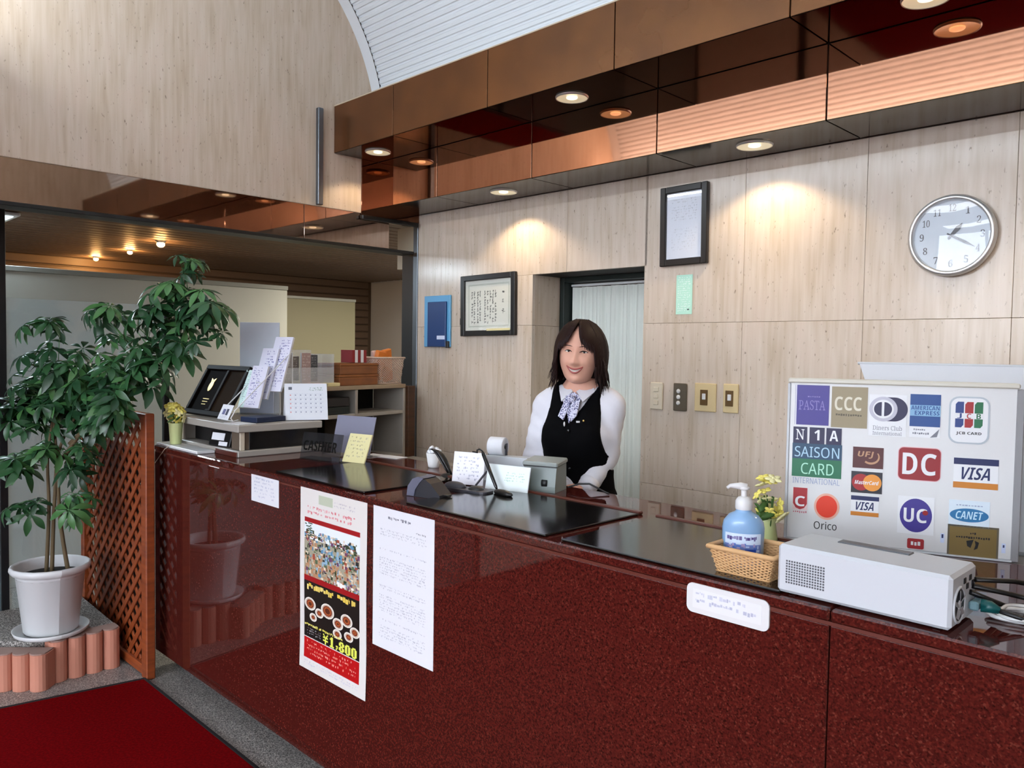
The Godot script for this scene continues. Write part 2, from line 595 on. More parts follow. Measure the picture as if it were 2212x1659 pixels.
func setting() -> void:
	# ---- floor
	var fl := struct("floor")
	part(fl, "granite_floor", MB.new().span(Vector3(-4.2, -0.2, -2.6), Vector3(7.8, 0, 8.7)), M.grey_granite)
	var pav := struct("ground")
	part(pav, "pavement", MB.new().span(Vector3(-15, -0.3, 8.7), Vector3(25, -0.02, 40)), mat("pavement", Color(0.60, 0.59, 0.57), 0.9))
	# ---- carpet
	var ct := thing("carpet", "dark red carpet with a thin black edge in front of the counter", "carpet", Vector3(0, 0, 0))
	var pg := PackedVector2Array([Vector2(0.155, -1.665), Vector2(4.15, -1.675), Vector2(4.15, -2.85), Vector2(7.2, -2.85), Vector2(7.2, -8.2), Vector2(0.012, -8.2), Vector2(0.012, -2.45)])
	part(ct, "pile", MB.new().prism(pg, 0.010, Transform3D(Basis(Vector3.RIGHT, -PI / 2), Vector3.ZERO)), M.red_carpet)
	part(ct, "edge_binding", MB.new().span(Vector3(0.140, 0, 1.650), Vector3(4.15, 0.011, 1.667), 0.003).tube([Vector3(0.147, 0.006, 1.66), Vector3(0.005, 0.006, 2.45), Vector3(0.005, 0.006, 8.2)], 0.008, 6), M.carpet_edge)
	# ---- back wall with the doorway
	var wb := struct("wall_back")
	var back := MB.new()
	for r in [[0.0, 0.932, 0.0, 2.5], [1.677, 4.2, 0.0, 2.5], [0.932, 1.677, 1.931, 2.5]]:
		back.span(Vector3(r[0], r[2], -0.28), Vector3(r[1], r[3], -0.022))
	part(wb, "wall_core", back, mat("grout", Color(0.52, 0.47, 0.42), 0.9))
	var xs := [0.0, 0.216, 0.70, 1.185, 1.67, 2.152, 2.641, 3.119, 3.60, 4.2]
	var ys := [0.0, 0.92, 1.65, 2.318]
	var g := 0.0005
	for i in xs.size() - 1:
		for j in 3:
			var x0: float = xs[i]
			var x1: float = xs[i + 1]
			var y0: float = ys[j]
			var y1: float = ys[j + 1]
			if x1 > 0.954 and x0 < 1.655:
				if j < 2:
					if x0 < 0.954:
						x1 = 0.954
					else:
						continue
				else:
					if x0 < 0.954:
						slab(wb, Vector3(x0 + g, y0 + g, -0.022), Vector3(0.954, 1.912, 0), M.travertine)
						x1 = 1.185
					y0 = 1.912
			if i == 4 and j < 3:
				x0 = 1.655
			slab(wb, Vector3(x0 + g, y0 + g, -0.022), Vector3(x1 - g, y1 - g, 0), M.travertine)
	for j in 3:
		slab(wb, Vector3(0.932, ys[j] + g, -0.215), Vector3(0.954, minf(ys[j + 1] - g, 1.912), -0.022), M.travertine_honed)
		slab(wb, Vector3(1.655, ys[j] + g, -0.215), Vector3(1.677, minf(ys[j + 1] - g, 1.912), -0.022), M.travertine_honed)
	slab(wb, Vector3(0.954, 1.912, -0.215), Vector3(1.655, 1.93, -0.022), M.back_dark, "lintel")
	part(wb, "corner_strip", MB.new().span(Vector3(-0.045, 0, -0.05), Vector3(-0.002, 2.27, 0.004), 0.003), M.grey_metal)
	part(wb, "corner_post", MB.new().span(Vector3(-0.16, 0, -0.06), Vector3(-0.047, 2.10, 0.0), 0.004), M.charcoal)
	# ---- doorway frame
	var dr := struct("door_1")
	part(dr, "door_frame", MB.new().span(Vector3(0.954, 0, -0.30), Vector3(0.982, 1.912, -0.215), 0.003), M.dark_green)
	part(dr, "door_frame", MB.new().span(Vector3(1.627, 0, -0.30), Vector3(1.655, 1.912, -0.215), 0.003), M.dark_green)
	part(dr, "door_frame", MB.new().span(Vector3(0.982, 1.885, -0.30), Vector3(1.627, 1.912, -0.215), 0.003), M.dark_green)
	# curtain
	var cu := thing("curtain", "pale green grey pleated curtain hanging in the stone doorway behind the receptionist", "curtain", Vector3(1.30, 0, -0.285))
	part(cu, "curtain_rail", MB.new().box(Vector3(0, 1.872, 0), Vector3(0.66, 0.012, 0.02), 0.003), M.white_plastic)
	var rows := []
	for i in 9:
		var y := 0.03 + 1.832 * i / 8.0
		var row := []
		for j in 181:
			var u := float(j) / 180.0
			var ph := u * 46.0 + 0.9 * sin(u * 9.0)
			var am := 0.013 * (0.75 + 0.35 * sin(u * 17.0 + 1.0)) * (1.15 - 0.3 * float(i) / 8)
			row.append(Vector3(-0.318 + 0.636 * u + 0.006 * sin(ph * 0.5 + i * 0.3), y, sin(ph) * am + 0.004 * sin(u * 120.0)))
		rows.append(row)
	var cm := mat("curtain_cloth", Color(0.84, 0.86, 0.83), 0.85)
	cm.backlight_enabled = true
	cm.backlight = Color(0.3, 0.31, 0.29)
	part(cu, "cloth", MB.new().smooth().grid(rows), cm)
	# ---- left wall, upper part
	var wl := struct("wall_left")
	part(wl, "stone_facing", MB.new().span(Vector3(-0.2, 2.28, -0.02), Vector3(0, 4.2, 8.5), 0.002), M.travertine_honed)
	part(wl, "lower_wall", MB.new().span(Vector3(-0.2, 0, 3.6), Vector3(0, 2.28, 8.5)), M.travertine_honed)
	var tr := struct("trim_1")
	var zs := [0.212, 0.77, 2.17, 3.57, 5.45]
	for i in 4:
		part(tr, "mirror_panel", MB.new().span(Vector3(-0.03, 2.10, zs[i] + 0.0015), Vector3(-0.004, 2.28, zs[i + 1] - 0.0015), 0.001), M.tinted_mirror)
	part(tr, "edge_strip", MB.new().span(Vector3(-0.12, 2.083, 0.03), Vector3(0.0, 2.10, 5.45), 0.002), M.dark_joint)
	part(tr, "wall_post", MB.new().span(Vector3(0.001, 2.285, 0.672), Vector3(0.028, 2.80, 0.704), 0.003), M.grey_metal)
	part(tr, "panel_back", MB.new().span(Vector3(-0.12, 2.10, 0.212), Vector3(-0.031, 2.28, 5.45)), M.back_dark)
	# ---- ceiling: ribbed barrel vault, then a flat part with the window front
	var ce := struct("ceiling")
	var prof := []
	var R := 1.115
	var n := 106
	for i in n:
		for k in 4:
			var t: float = PI * (float(i) + [0.0, 0.14, 0.62, 0.76][k]) / n
			var rad: float = R - (0.0 if k in [0, 3] else 0.006)
			prof.append(Vector2(1.415 - cos(t) * rad, 2.70 + sin(t) * rad))
	var vb := MB.new()
	for i in prof.size() - 1:
		var a: Vector2 = prof[i]
		var b: Vector2 = prof[i + 1]
		vb.quad(Vector3(0.075, a.y, a.x), Vector3(0.075, b.y, b.x), Vector3(4.2, b.y, b.x), Vector3(4.2, a.y, a.x))
	part(ce, "ribbed_vault", vb, M.vault_white)
	var bord := MB.new().smooth()
	for i in 48:
		var t0 := PI * i / 48.0
		var t1 := PI * (i + 1) / 48.0
		var p := func(x: float, t: float, rad: float) -> Vector3: return Vector3(x, 2.70 + sin(t) * rad, 1.415 - cos(t) * rad)
		bord.quad(p.call(0.0, t0, R - 0.012), p.call(0.0, t1, R - 0.012), p.call(0.08, t1, R - 0.012), p.call(0.08, t0, R - 0.012))
	part(ce, "vault_border", bord, M.vault_white)
	var shell := MB.new()
	for i in 24:
		var t0 := PI * i / 24.0
		var t1 := PI * (i + 1) / 24.0
		var q := func(x: float, t: float) -> Vector3: return Vector3(x, 2.70 + sin(t) * (R + 0.06), 1.415 - cos(t) * (R + 0.06))
		shell.quad(q.call(-0.2, t0), q.call(4.4, t0), q.call(4.4, t1), q.call(-0.2, t1))
	part(ce, "vault_shell", shell, M.white_paint)
	part(ce, "flat_ceiling", MB.new().span(Vector3(-0.2, 3.15, 2.66), Vector3(7.7, 3.35, 8.7)).span(Vector3(-0.2, 2.69, 2.60), Vector3(4.3, 3.4, 2.66)), M.white_paint)
	part(ce, "vault_ledge", MB.new().span(Vector3(-0.0, 2.68, 2.36), Vector3(4.2, 2.70, 2.66), 0.003), M.white_paint)
	part(ce, "slab_over_back", MB.new().span(Vector3(-0.2, 2.95, -2.6), Vector3(7.7, 3.1, 0.30)), M.back_dark)
	# ---- right wall, window front
	var wr := struct("wall_right")
	part(wr, "stone_facing", MB.new().span(Vector3(4.2, 0, -0.3), Vector3(4.45, 4.2, 2.75), 0.003), M.travertine_honed)
	part(wr, "return_wall", MB.new().span(Vector3(4.45, 0, 2.45), Vector3(7.7, 3.3, 2.75)), M.travertine_honed)
	part(wr, "far_side_wall", MB.new().span(Vector3(7.5, 0, 2.75), Vector3(7.7, 3.3, 8.7)), M.white_paint)
	part(wr, "back_room_end", MB.new().span(Vector3(4.45, 0, -2.6), Vector3(4.6, 3.0, 2.45)), M.white_paint)
	var wf := struct("window_1")
	for k in 6:
		part(wf, "mullion", MB.new().box(Vector3(0.02 + 1.496 * k, 1.57, 8.55), Vector3(0.06, 3.14, 0.08), 0.004), M.grey_metal)
	part(wf, "sill", MB.new().span(Vector3(0, 0, 8.5), Vector3(7.5, 0.08, 8.62), 0.004), M.grey_metal)
	for k in 5:
		part(wf, "pane", MB.new().box(Vector3(0.768 + 1.496 * k, 1.61, 8.55), Vector3(1.43, 3.06, 0.008)), M.clear_glass)
	# ---- rooms behind: enclosure
	var bw := struct("wall_rear")
	part(bw, "rear_wall", MB.new().span(Vector3(-4.4, 0, -2.8), Vector3(7.7, 3.1, -2.6)), M.white_paint)


func canopy() -> void:
	# stepped canopy over the desk: bronze fascia, black soffit with lamps, mirror drop, lower soffit
	var t := struct("trim_2")
	var xs := [0.0, 0.535, 1.222, 1.918, 2.612, 3.306, 4.2]
	var g := 0.0025
	for i in xs.size() - 1:
		var a: float = xs[i] + g
		var b: float = xs[i + 1] - g
		part(t, "fascia_panel", MB.new().span(Vector3(a, 2.582, 0.575), Vector3(b, 2.832, 0.591), 0.001), M.fascia_bronze)
		part(t, "drop_panel", MB.new().span(Vector3(a, 2.322, 0.290), Vector3(b, 2.578, 0.303), 0.001), M.bronze_mirror)
		part(t, "upper_soffit_panel", MB.new().span(Vector3(a, 2.580, 0.304), Vector3(b, 2.590, 0.589), 0.001), M.black_mirror)
		part(t, "lower_soffit_panel", MB.new().span(Vector3(a, 2.320, 0.001), Vector3(b, 2.330, 0.302), 0.001), M.olive_mirror)
	part(t, "backing", MB.new().span(Vector3(0, 2.592, 0.30), Vector3(4.2, 2.829, 0.574)).span(Vector3(0, 2.332, 0.0), Vector3(4.2, 2.591, 0.289)).span(Vector3(0, 2.592, 0.0), Vector3(4.2, 2.96, 0.30)), M.dark_joint)
	part(t, "end_mirror", MB.new().span(Vector3(0.0005, 2.27, 0.0), Vector3(0.006, 2.5795, 0.413), 0.001), mat("end_bronze", Color(0.46, 0.31, 0.23), 0.05, 1.0))
	part(t, "end_bracket", MB.new().span(Vector3(0.0, 2.245, 0.02), Vector3(0.03, 2.268, 0.42), 0.004), M.black)
	part(t, "lit_top_edge", MB.new().span(Vector3(0, 2.832, 0.31), Vector3(4.2, 2.838, 0.592), 0.001), mat("fascia_lit_edge", Color(0.75, 0.68, 0.58), 0.5))  # cream colour stands in for light caught along the fascia top
	var up := [Vector3(0.215, 2.580, 0.452), Vector3(1.592, 2.580, 0.452), Vector3(2.968, 2.580, 0.452)]
	var low := [Vector3(0.904, 2.320, 0.172), Vector3(2.278, 2.320, 0.172), Vector3(3.655, 2.32, 0.172)]
	var wu := ["at the left end of the upper black soffit", "in the middle of the upper black soffit", "at the top right in the black soffit", ""]
	var wo := ["in the lower soffit above the framed license", "in the lower soffit right of the portrait frame", "in the lower soffit past the right edge"]
	for k in up.size():
		downlight("round recessed downlight with bright reflector " + wu[k], up[k], 0.066, 0.20)
	for k in low.size():
		downlight("round recessed downlight with bright reflector " + wo[k], low[k], 0.066, 0.34)


func downlight(label: String, at: Vector3, r: float, energy: float) -> void:
	var t := thing("downlight", label, "downlight", at, 0.0, "recessed downlights in the canopy over the desk")
	# a shallow bright bowl hung just under the soffit skin, open downwards
	var bowl := mat("reflector_bowl", Color(0.92, 0.90, 0.84), 0.3, 0.3)
	bowl.emission_enabled = true
	bowl.emission = Color(1.0, 0.93, 0.76)
	bowl.emission_energy_multiplier = 0.42
	part(t, "trim_ring", MB.new().smooth().lathe([Vector2(r * 0.97, -0.004), Vector2(r * 0.99, -0.008), Vector2(r * 1.03, -0.007), Vector2(r * 1.06, -0.0005)], 40), M.silver)
	part(t, "reflector", MB.new().smooth().lathe([Vector2(r * 0.98, -0.006), Vector2(r * 0.8, -0.003), Vector2(r * 0.4, -0.0015), Vector2(0, -0.0012)], 40), bowl)
	var glow := mat("bulb_glow", Color(1, 1, 1), 0.4)
	glow.emission_enabled = true
	glow.emission = Color(1.0, 0.94, 0.80)
	glow.emission_energy_multiplier = 1.6
	part(t, "bulb", MB.new().smooth().blob(Vector3(0, -0.004, 0), Vector3(r * 0.36, 0.006, r * 0.36), 16), glow)
	var l := SpotLight3D.new()
	l.name = "light"
	l.spot_angle = 63.0
	l.spot_angle_attenuation = 0.35
	l.spot_range = 8.0
	l.spot_attenuation = 2.0
	l.light_size = 0.02
	l.light_energy = energy
	l.light_color = Color(1.0, 0.89, 0.73)
	l.shadow_enabled = true
	l.rotation.x = -PI / 2
	l.position.y = -0.015
	t.add_child(l)


func office() -> void:
	var c := struct("ceiling_office")
	part(c, "ceiling_board", MB.new().span(Vector3(-4.2, 2.33, -2.6), Vector3(-0.12, 2.45, 5.5)), mat("office_ceiling", Color(0.42, 0.34, 0.29), 0.5))
	var ribs := MB.new()
	var x := -4.15
	while x < -0.2:
		ribs.span(Vector3(x, 2.300, -2.55), Vector3(x + 0.10, 2.33, 4.0), 0.006)
		x += 0.125
	part(c, "ceiling_slats", ribs, mat("office_slats", Color(0.42, 0.34, 0.28), 0.5))
	var w := struct("wall_office")
	part(w, "far_wall", MB.new().span(Vector3(-4.4, 0, -2.6), Vector3(-4.2, 2.45, 5.5)), mat("office_wall", Color(0.34, 0.27, 0.21), 0.6))
	var sl := MB.new()
	var y := 0.02
	while y < 2.28:
		sl.span(Vector3(-4.2, y, -2.55), Vector3(-4.18, y + 0.07, 4.0), 0.004)
		y += 0.085
	part(w, "wall_slats", sl, M.office_slats)
	part(w, "side_wall", MB.new().span(Vector3(-4.4, 0, 5.5), Vector3(0, 2.45, 5.7)), M.white_paint)
	part(w, "end_wall", MB.new().span(Vector3(-0.2, 0, -2.6), Vector3(-0.17, 2.3, -0.3)), M.office_wall)
	part(w, "lit_panel", MB.new().span(Vector3(-0.30, 2.02, -0.12), Vector3(-0.0, 2.275, -0.07)), M.cream_plastic)
	# partitions
	var p1 := thing("partition", "tall off-white office partition behind the glass and the plant", "partition", Vector3(-1.8, 0, 1.6))
	part(p1, "panel", MB.new().span(Vector3(-0.04, 0.0, -1.74), Vector3(0, 1.955, 1.9), 0.003), mat("partition_white", Color(0.72, 0.72, 0.68), 0.6))
	part(p1, "top_rail", MB.new().span(Vector3(-0.045, 1.955, -1.745), Vector3(0.006, 1.988, 1.9), 0.003), mat("partition_rail", Color(0.55, 0.55, 0.52), 0.5))
	var p2 := thing("partition", "olive beige office partition standing further back beside the white one", "partition", Vector3(-2.67, 0, -0.4))
	part(p2, "panel", MB.new().span(Vector3(-0.04, 0.0, -0.95), Vector3(0, 1.955, 0.6), 0.003), mat("partition_olive", Color(0.50, 0.48, 0.38), 0.6))
	part(p2, "top_rail", MB.new().span(Vector3(-0.045, 1.955, -0.955), Vector3(0.006, 1.98, 0.6), 0.003), M.partition_rail)
	# glass with posts
	var gw := struct("window_2")
	part(gw, "pane", MB.new().span(Vector3(-0.755, 0.02, 1.22), Vector3(-0.747, 1.74, 1.985)), M.office_glass)
	part(gw, "pane", MB.new().span(Vector3(-0.755, 0.02, 2.02), Vector3(-0.747, 2.30, 3.6)), M.office_glass)
	part(gw, "post", MB.new().span(Vector3(-0.77, 0, 1.19), Vector3(-0.735, 1.74, 1.22), 0.002), M.charcoal)
	part(gw, "post", MB.new().span(Vector3(-0.77, 0, 1.985), Vector3(-0.735, 2.30, 2.02), 0.002), M.charcoal)
	part(gw, "return_wall", MB.new().span(Vector3(-0.77, 0, 3.6), Vector3(-0.0, 2.3, 3.65)), M.white_paint)
	part(gw, "shade_panel", MB.new().span(Vector3(-0.735, 0, 1.555), Vector3(-0.006, 1.02, 1.580), 0.002), mat("shade_brown", Color(0.13, 0.085, 0.065), 0.6))  # added dark panel standing in for the shade behind the lattice holes
	# lamps under the slats
	var glow := mat("office_bulb", Color(1, 1, 1), 0.4)
	glow.emission_enabled = true
	glow.emission = Color(1.0, 0.80, 0.52)
	glow.emission_energy_multiplier = 16.0
	var spots := [[Vector3(-3.92, 2.285, 0.57), 0.022, "smallest and farthest of the three"], [Vector3(-3.12, 2.285, 0.56), 0.021, "middle one of the three"], [Vector3(-2.32, 2.28, 0.62), 0.030, "largest and nearest of the three"]]
	for s in spots:
		var t: Node3D = thing("spot_lamp", "small glowing warm lamp under the brown office ceiling, " + s[2], "lamp", s[0], 0.0, "warm lamps in the office ceiling")
		part(t, "socket", MB.new().smooth().lathe([Vector2(s[1] * 0.7, 0.0), Vector2(s[1] * 1.2, 0.012), Vector2(s[1] * 1.2, 0.02)], 16), M.silver)
		part(t, "bulb", MB.new().smooth().blob(Vector3(0, -0.006, 0), Vector3(s[1], s[1] * 0.8, s[1]), 14), glow)
		var l := OmniLight3D.new()
		l.name = "light"
		l.light_energy = 0.3
		l.light_color = Color(1.0, 0.75, 0.45)
		l.light_size = 0.03
		l.omni_range = 8.0
		l.omni_attenuation = 2.0
		l.shadow_enabled = true
		l.position.y = -0.006
		t.add_child(l)
	panel_light("added_ceiling_light", "white ceiling panel lamp of the office at the left edge", Vector3(-2.0, 2.29, 1.95), Vector2(0.6, 0.45), 4.4, Color(0.88, 0.95, 1.0))
	panel_light("added_ceiling_light", "added unseen white panel lamp in the back of the office", Vector3(-1.0, 2.29, -1.2), Vector2(0.6, 0.6), 8.5, Color(1.0, 0.97, 0.9))  # unseen lamp added to brighten the office partition


func counter() -> void:
	var t := thing("reception_counter", "long polished red granite reception counter across the lobby", "counter")
	var g := 0.0012
	for r in [[0.0, 3.2], [3.2, 4.19]]:
		part(t, "front_panel", MB.new().span(Vector3(r[0] + g, 0.077, 1.53), Vector3(r[1] - g, 1.019, 1.554), 0.0015), M.red_granite)
		part(t, "top_slab", MB.new().span(Vector3(r[0] + g, 1.026, 0.915), Vector3(r[1] - g, 1.050, 1.556), 0.004), M.red_granite)
	part(t, "end_panel", MB.new().span(Vector3(0.0, 0.077, 0.96), Vector3(0.022, 1.019, 1.528), 0.0015), M.red_granite)
	part(t, "groove", MB.new().span(Vector3(0.006, 1.019, 0.93), Vector3(4.19, 1.026, 1.5535)), mat("groove_brown", Color(0.36, 0.17, 0.13), 0.3))
	part(t, "inner_body", MB.new().span(Vector3(0.025, 0.078, 0.96), Vector3(4.19, 1.018, 1.528)), M.brown_wood)
	part(t, "toe_kick", MB.new().span(Vector3(0.03, 0.0, 1.0), Vector3(4.19, 0.076, 1.47)), M.black)
	# side desk behind, along the left opening
	var sd := thing("side_desk", "low staff side desk under the shelf unit by the office opening", "desk", Vector3(0.0, 0, 0.1))
	part(sd, "desk_top", MB.new().span(Vector3(0.005, 0.86, 0.0), Vector3(0.62, 0.885, 0.80), 0.003), M.laminate)
	part(sd, "side_panel", MB.new().span(Vector3(0.02, 0, 0.01), Vector3(0.60, 0.86, 0.03)), M.brown_wood)
	part(sd, "side_panel", MB.new().span(Vector3(0.02, 0, 0.77), Vector3(0.60, 0.86, 0.79)), M.brown_wood)
	# desk mats
	var where := ["in front of the cashier sign", "in front of the pen stand", "beside the sanitizer basket"]
	var xs := [1.105, 1.895, 2.52]
	for k in 3:
		var m := thing("desk_mat", "dark glossy desk mat with a brown edge " + where[k], "desk mat", Vector3(xs[k], 1.0505, 1.135), 0.0, "dark desk mats on the counter")
		part(m, "mat_sheet", MB.new().span(Vector3(0, 0, 0), Vector3(0.572, 0.006, 0.40), 0.002), mat("mat_dark", Color(0.05, 0.042, 0.04), 0.13, 0.0, 0.6))
		part(m, "mat_edge", MB.new().span(Vector3(0, 0, -0.022), Vector3(0.572, 0.010, -0.001), 0.003), mat("mat_edge", Color(0.30, 0.12, 0.075), 0.3))


func frame(t: Node3D, w: float, h: float, b: float, d: float, m: Material) -> void:
	var mb := MB.new()
	mb.box(Vector3(-w / 2 + b / 2, 0, d / 2), Vector3(b, h, d), 0.003).box(Vector3(w / 2 - b / 2, 0, d / 2), Vector3(b, h, d), 0.003)
	mb.box(Vector3(0, h / 2 - b / 2, d / 2), Vector3(w - 2 * b, b, d), 0.003).box(Vector3(0, -h / 2 + b / 2, d / 2), Vector3(w - 2 * b, b, d), 0.003)
	part(t, "frame", mb, m)


func wall_things() -> void:
	# clock
	var ck := thing("wall_clock", "round silver wall clock with black numerals high on the stone wall", "clock", Vector3(2.936, 1.932, 0.001))
	var R := 0.139
	var q := Transform3D(Basis(Vector3.RIGHT, PI / 2), Vector3.ZERO)
	part(ck, "case", MB.new().smooth().lathe([Vector2(R * 0.93, 0.0), Vector2(R * 0.985, 0.012), Vector2(R, 0.026), Vector2(R * 0.97, 0.036), Vector2(R * 0.91, 0.040), Vector2(R * 0.87, 0.036), Vector2(R * 0.855, 0.020)], 72, q), M.silver)
	part(ck, "dial", MB.new().lathe([Vector2(0, 0.018), Vector2(R * 0.87, 0.018)], 64, Transform3D(Basis(Vector3.RIGHT, PI / 2) * Basis.from_scale(Vector3(1, 1, 1)), Vector3.ZERO)).lathe([Vector2(R * 0.87, 0.019), Vector2(0, 0.019)], 64, q), mat("dial_white", Color(0.78, 0.82, 0.86), 0.5))
	for k in 12:
		var a := TAU * (k + 1) / 12.0
		var s := str(k + 1)
		letters(ck, s, Vector3(sin(a) * R * 0.68, cos(a) * R * 0.68, 0.0205), 0.010 * s.length() + 0.003, 0.024, M.lead_grey, "serif").name = "numeral"
	for h in [[1.333, 0.052, 0.0075], [4.0, 0.085, 0.005]]:
		var a: float = -TAU * h[0] / 12.0
		part(ck, "hand", MB.new().prism(PackedVector2Array([Vector2(-h[2] * 0.5, -0.015), Vector2(h[2] * 0.5, -0.015), Vector2(h[2], h[1] * 0.6), Vector2(0, h[1]), Vector2(-h[2], h[1] * 0.6)]), 0.001, Transform3D(Basis(Vector3.BACK, a), Vector3(0, 0, 0.022 + h[0] * 0.0005))), M.lead_grey)
	part(ck, "glass", MB.new().smooth().lathe([Vector2(R * 0.88, 0.031), Vector2(R * 0.5, 0.033), Vector2(0, 0.034)], 48, q), M.clear_glass)
	# portrait license frame
	var f1 := thing("picture_frame", "tall dark framed document hanging left of the clock", "picture frame", Vector3(1.870, 2.074, 0.004))
	frame(f1, 0.238, 0.346, 0.029, 0.022, M.dark_frame)
	var im := sheet(160, 240, Color(0.86, 0.88, 0.92))
	scribble(im, Rect2i(24, 24, 110, 80), 9, Color(0.70, 0.72, 0.76), 0.5)
	scribble(im, Rect2i(24, 130, 110, 80), 9, Color(0.74, 0.76, 0.80), 0.4)
	part(f1, "document", card(0.184, 0.292), print_mat("license_print", im), Transform3D(Basis(), Vector3(0, 0, 0.008)))
	part(f1, "glass", MB.new().box(Vector3(0, 0, 0.0115), Vector3(0.184, 0.292, 0.002)), M.clear_glass)
	f1.rotation.z = deg_to_rad(0.6)
	# certificate frame
	var f2 := thing("picture_frame", "dark framed certificate with columns of brush writing left of the doorway", "picture frame", Vector3(0.634, 1.764, 0.004))
	frame(f2, 0.43, 0.336, 0.030, 0.024, M.dark_frame)
	im = sheet(320, 240, Color(0.86, 0.87, 0.83))
	for k in 2:
		var r := Rect2i(22 + k * 4, 20 + k * 4, 276 - k * 8, 200 - k * 8)
		for e in [Rect2i(r.position.x, r.position.y, r.size.x, 2), Rect2i(r.position.x, r.end.y, r.size.x, 2), Rect2i(r.position.x, r.position.y, 2, r.size.y), Rect2i(r.end.x, r.position.y, 2, r.size.y)]:
			im.fill_rect(e, Color(0.62, 0.66, 0.60))
	for x in [250, 205, 188, 170, 152, 134, 100, 84, 60, 44]:
		var y := 52
		var big: bool = x == 250
		while y < (170 if big else 200):
			var s := 17 if big else 9
			for k in 7:
				if rng.randf() < 0.85:
					var horiz := rng.randf() < 0.55
					im.fill_rect(Rect2i(x + rng.randi_range(0, s / 2), y + rng.randi_range(0, s - 3), rng.randi_range(s / 3, s) if horiz else 2, 2 if horiz else rng.randi_range(s / 3, s)), Color(0.18, 0.20, 0.20))
			y += 44 if big else 13
			if not big and rng.randf() < 0.12:
				y += 18
	part(f2, "certificate", card(0.374, 0.280), print_mat("certificate_print", im), Transform3D(Basis(), Vector3(0, 0, 0.008)))
	part(f2, "glass", MB.new().box(Vector3(0, 0, 0.0115), Vector3(0.374, 0.280, 0.002)), M.clear_glass)
	part(f2, "caption_strip", MB.new().box(Vector3(0.095, -0.136, 0.026), Vector3(0.18, 0.012, 0.003), 0.001), M.paper_cream)
	part(f2, "side_hook", MB.new().box(Vector3(-0.222, -0.085, 0.008), Vector3(0.016, 0.04, 0.012), 0.003), M.dark_frame)
	f2.rotation.z = deg_to_rad(0.8)
	# blue folder
	var bf := thing("blue_folder", "blue clip folder hanging at the left end of the stone wall", "folder", Vector3(0.20, 1.681, 0.001))
	part(bf, "backing_board", MB.new().box(Vector3(0.0, 0.0, 0.008), Vector3(0.235, 0.30, 0.014), 0.003), mat("light_blue", Color(0.36, 0.62, 0.80), 0.45))
	part(bf, "cover", MB.new().box(Vector3(0.012, -0.018, 0.022), Vector3(0.165, 0.262, 0.014), 0.003), mat("folder_blue", Color(0.02, 0.20, 0.42), 0.35))
	part(bf, "label", MB.new().box(Vector3(0.055, -0.095, 0.0295), Vector3(0.07, 0.022, 0.001)), M.paper_blue)
	part(bf, "clip", MB.new().box(Vector3(0.105, -0.135, 0.018), Vector3(0.022, 0.04, 0.018), 0.003), M.black)
	# green notice
	im = sheet(80, 160, Color(0.70, 0.88, 0.80))
	scribble(im, Rect2i(8, 8, 62, 140), 9, Color(0.86, 0.94, 0.90), 0.7)
	im.fill_rect(Rect2i(56, 138, 10, 6), Color(0.3, 0.4, 0.38))
	solo("notice", "narrow pale green notice taped under the tall framed document", "notice", card(0.082, 0.172), print_mat("notice_print", im), Vector3(1.871, 1.774, 0.0015))
	# switches
	var sw := [["white", 1.742, 1.323, 0.066, M.cream_plastic, "pale wall switch plate nearest the doorway with faint rocker keys"], ["grey", 1.866, 1.324, 0.068, mat("switch_grey", Color(0.40, 0.37, 0.32), 0.35, 0.5), "narrow bronze grey switch plate with three round white buttons"], ["wide", 1.992, 1.329, 0.104, M.ivory_plastic, "wide ivory switch plate with one brown framed key"], ["slim", 2.113, 1.331, 0.07, M.ivory_plastic, "slim ivory switch plate at the right end of the row"]]
	for s in sw:
		var t := thing("wall_switch", s[5], "light switch", Vector3(s[1], s[2], 0.001), 0.0, "switch plates on the stone wall")
		part(t, "plate", MB.new().box(Vector3(0, 0, 0.005), Vector3(s[3], 0.122, 0.010), 0.003), s[4])
		if s[0] == "white":
			for k in 3:
				part(t, "key", MB.new().box(Vector3(0, 0.03 - k * 0.03, 0.011), Vector3(0.026, 0.02, 0.004), 0.0015), M.cream_plastic)
		elif s[0] == "grey":
			for k in 3:
				part(t, "button", MB.new().smooth().blob(Vector3(-0.006, 0.026 - k * 0.026, 0.011), Vector3(0.010, 0.010, 0.004), 14), M.white_plastic)
		else:
			part(t, "key_frame", MB.new().box(Vector3(-0.004, 0, 0.0115), Vector3(0.036, 0.066, 0.004), 0.001), mat("key_brown", Color(0.36, 0.27, 0.14), 0.4))
			part(t, "key", MB.new().box(Vector3(-0.002, 0.004, 0.015), Vector3(0.017, 0.026, 0.004), 0.0015), M.white_plastic)


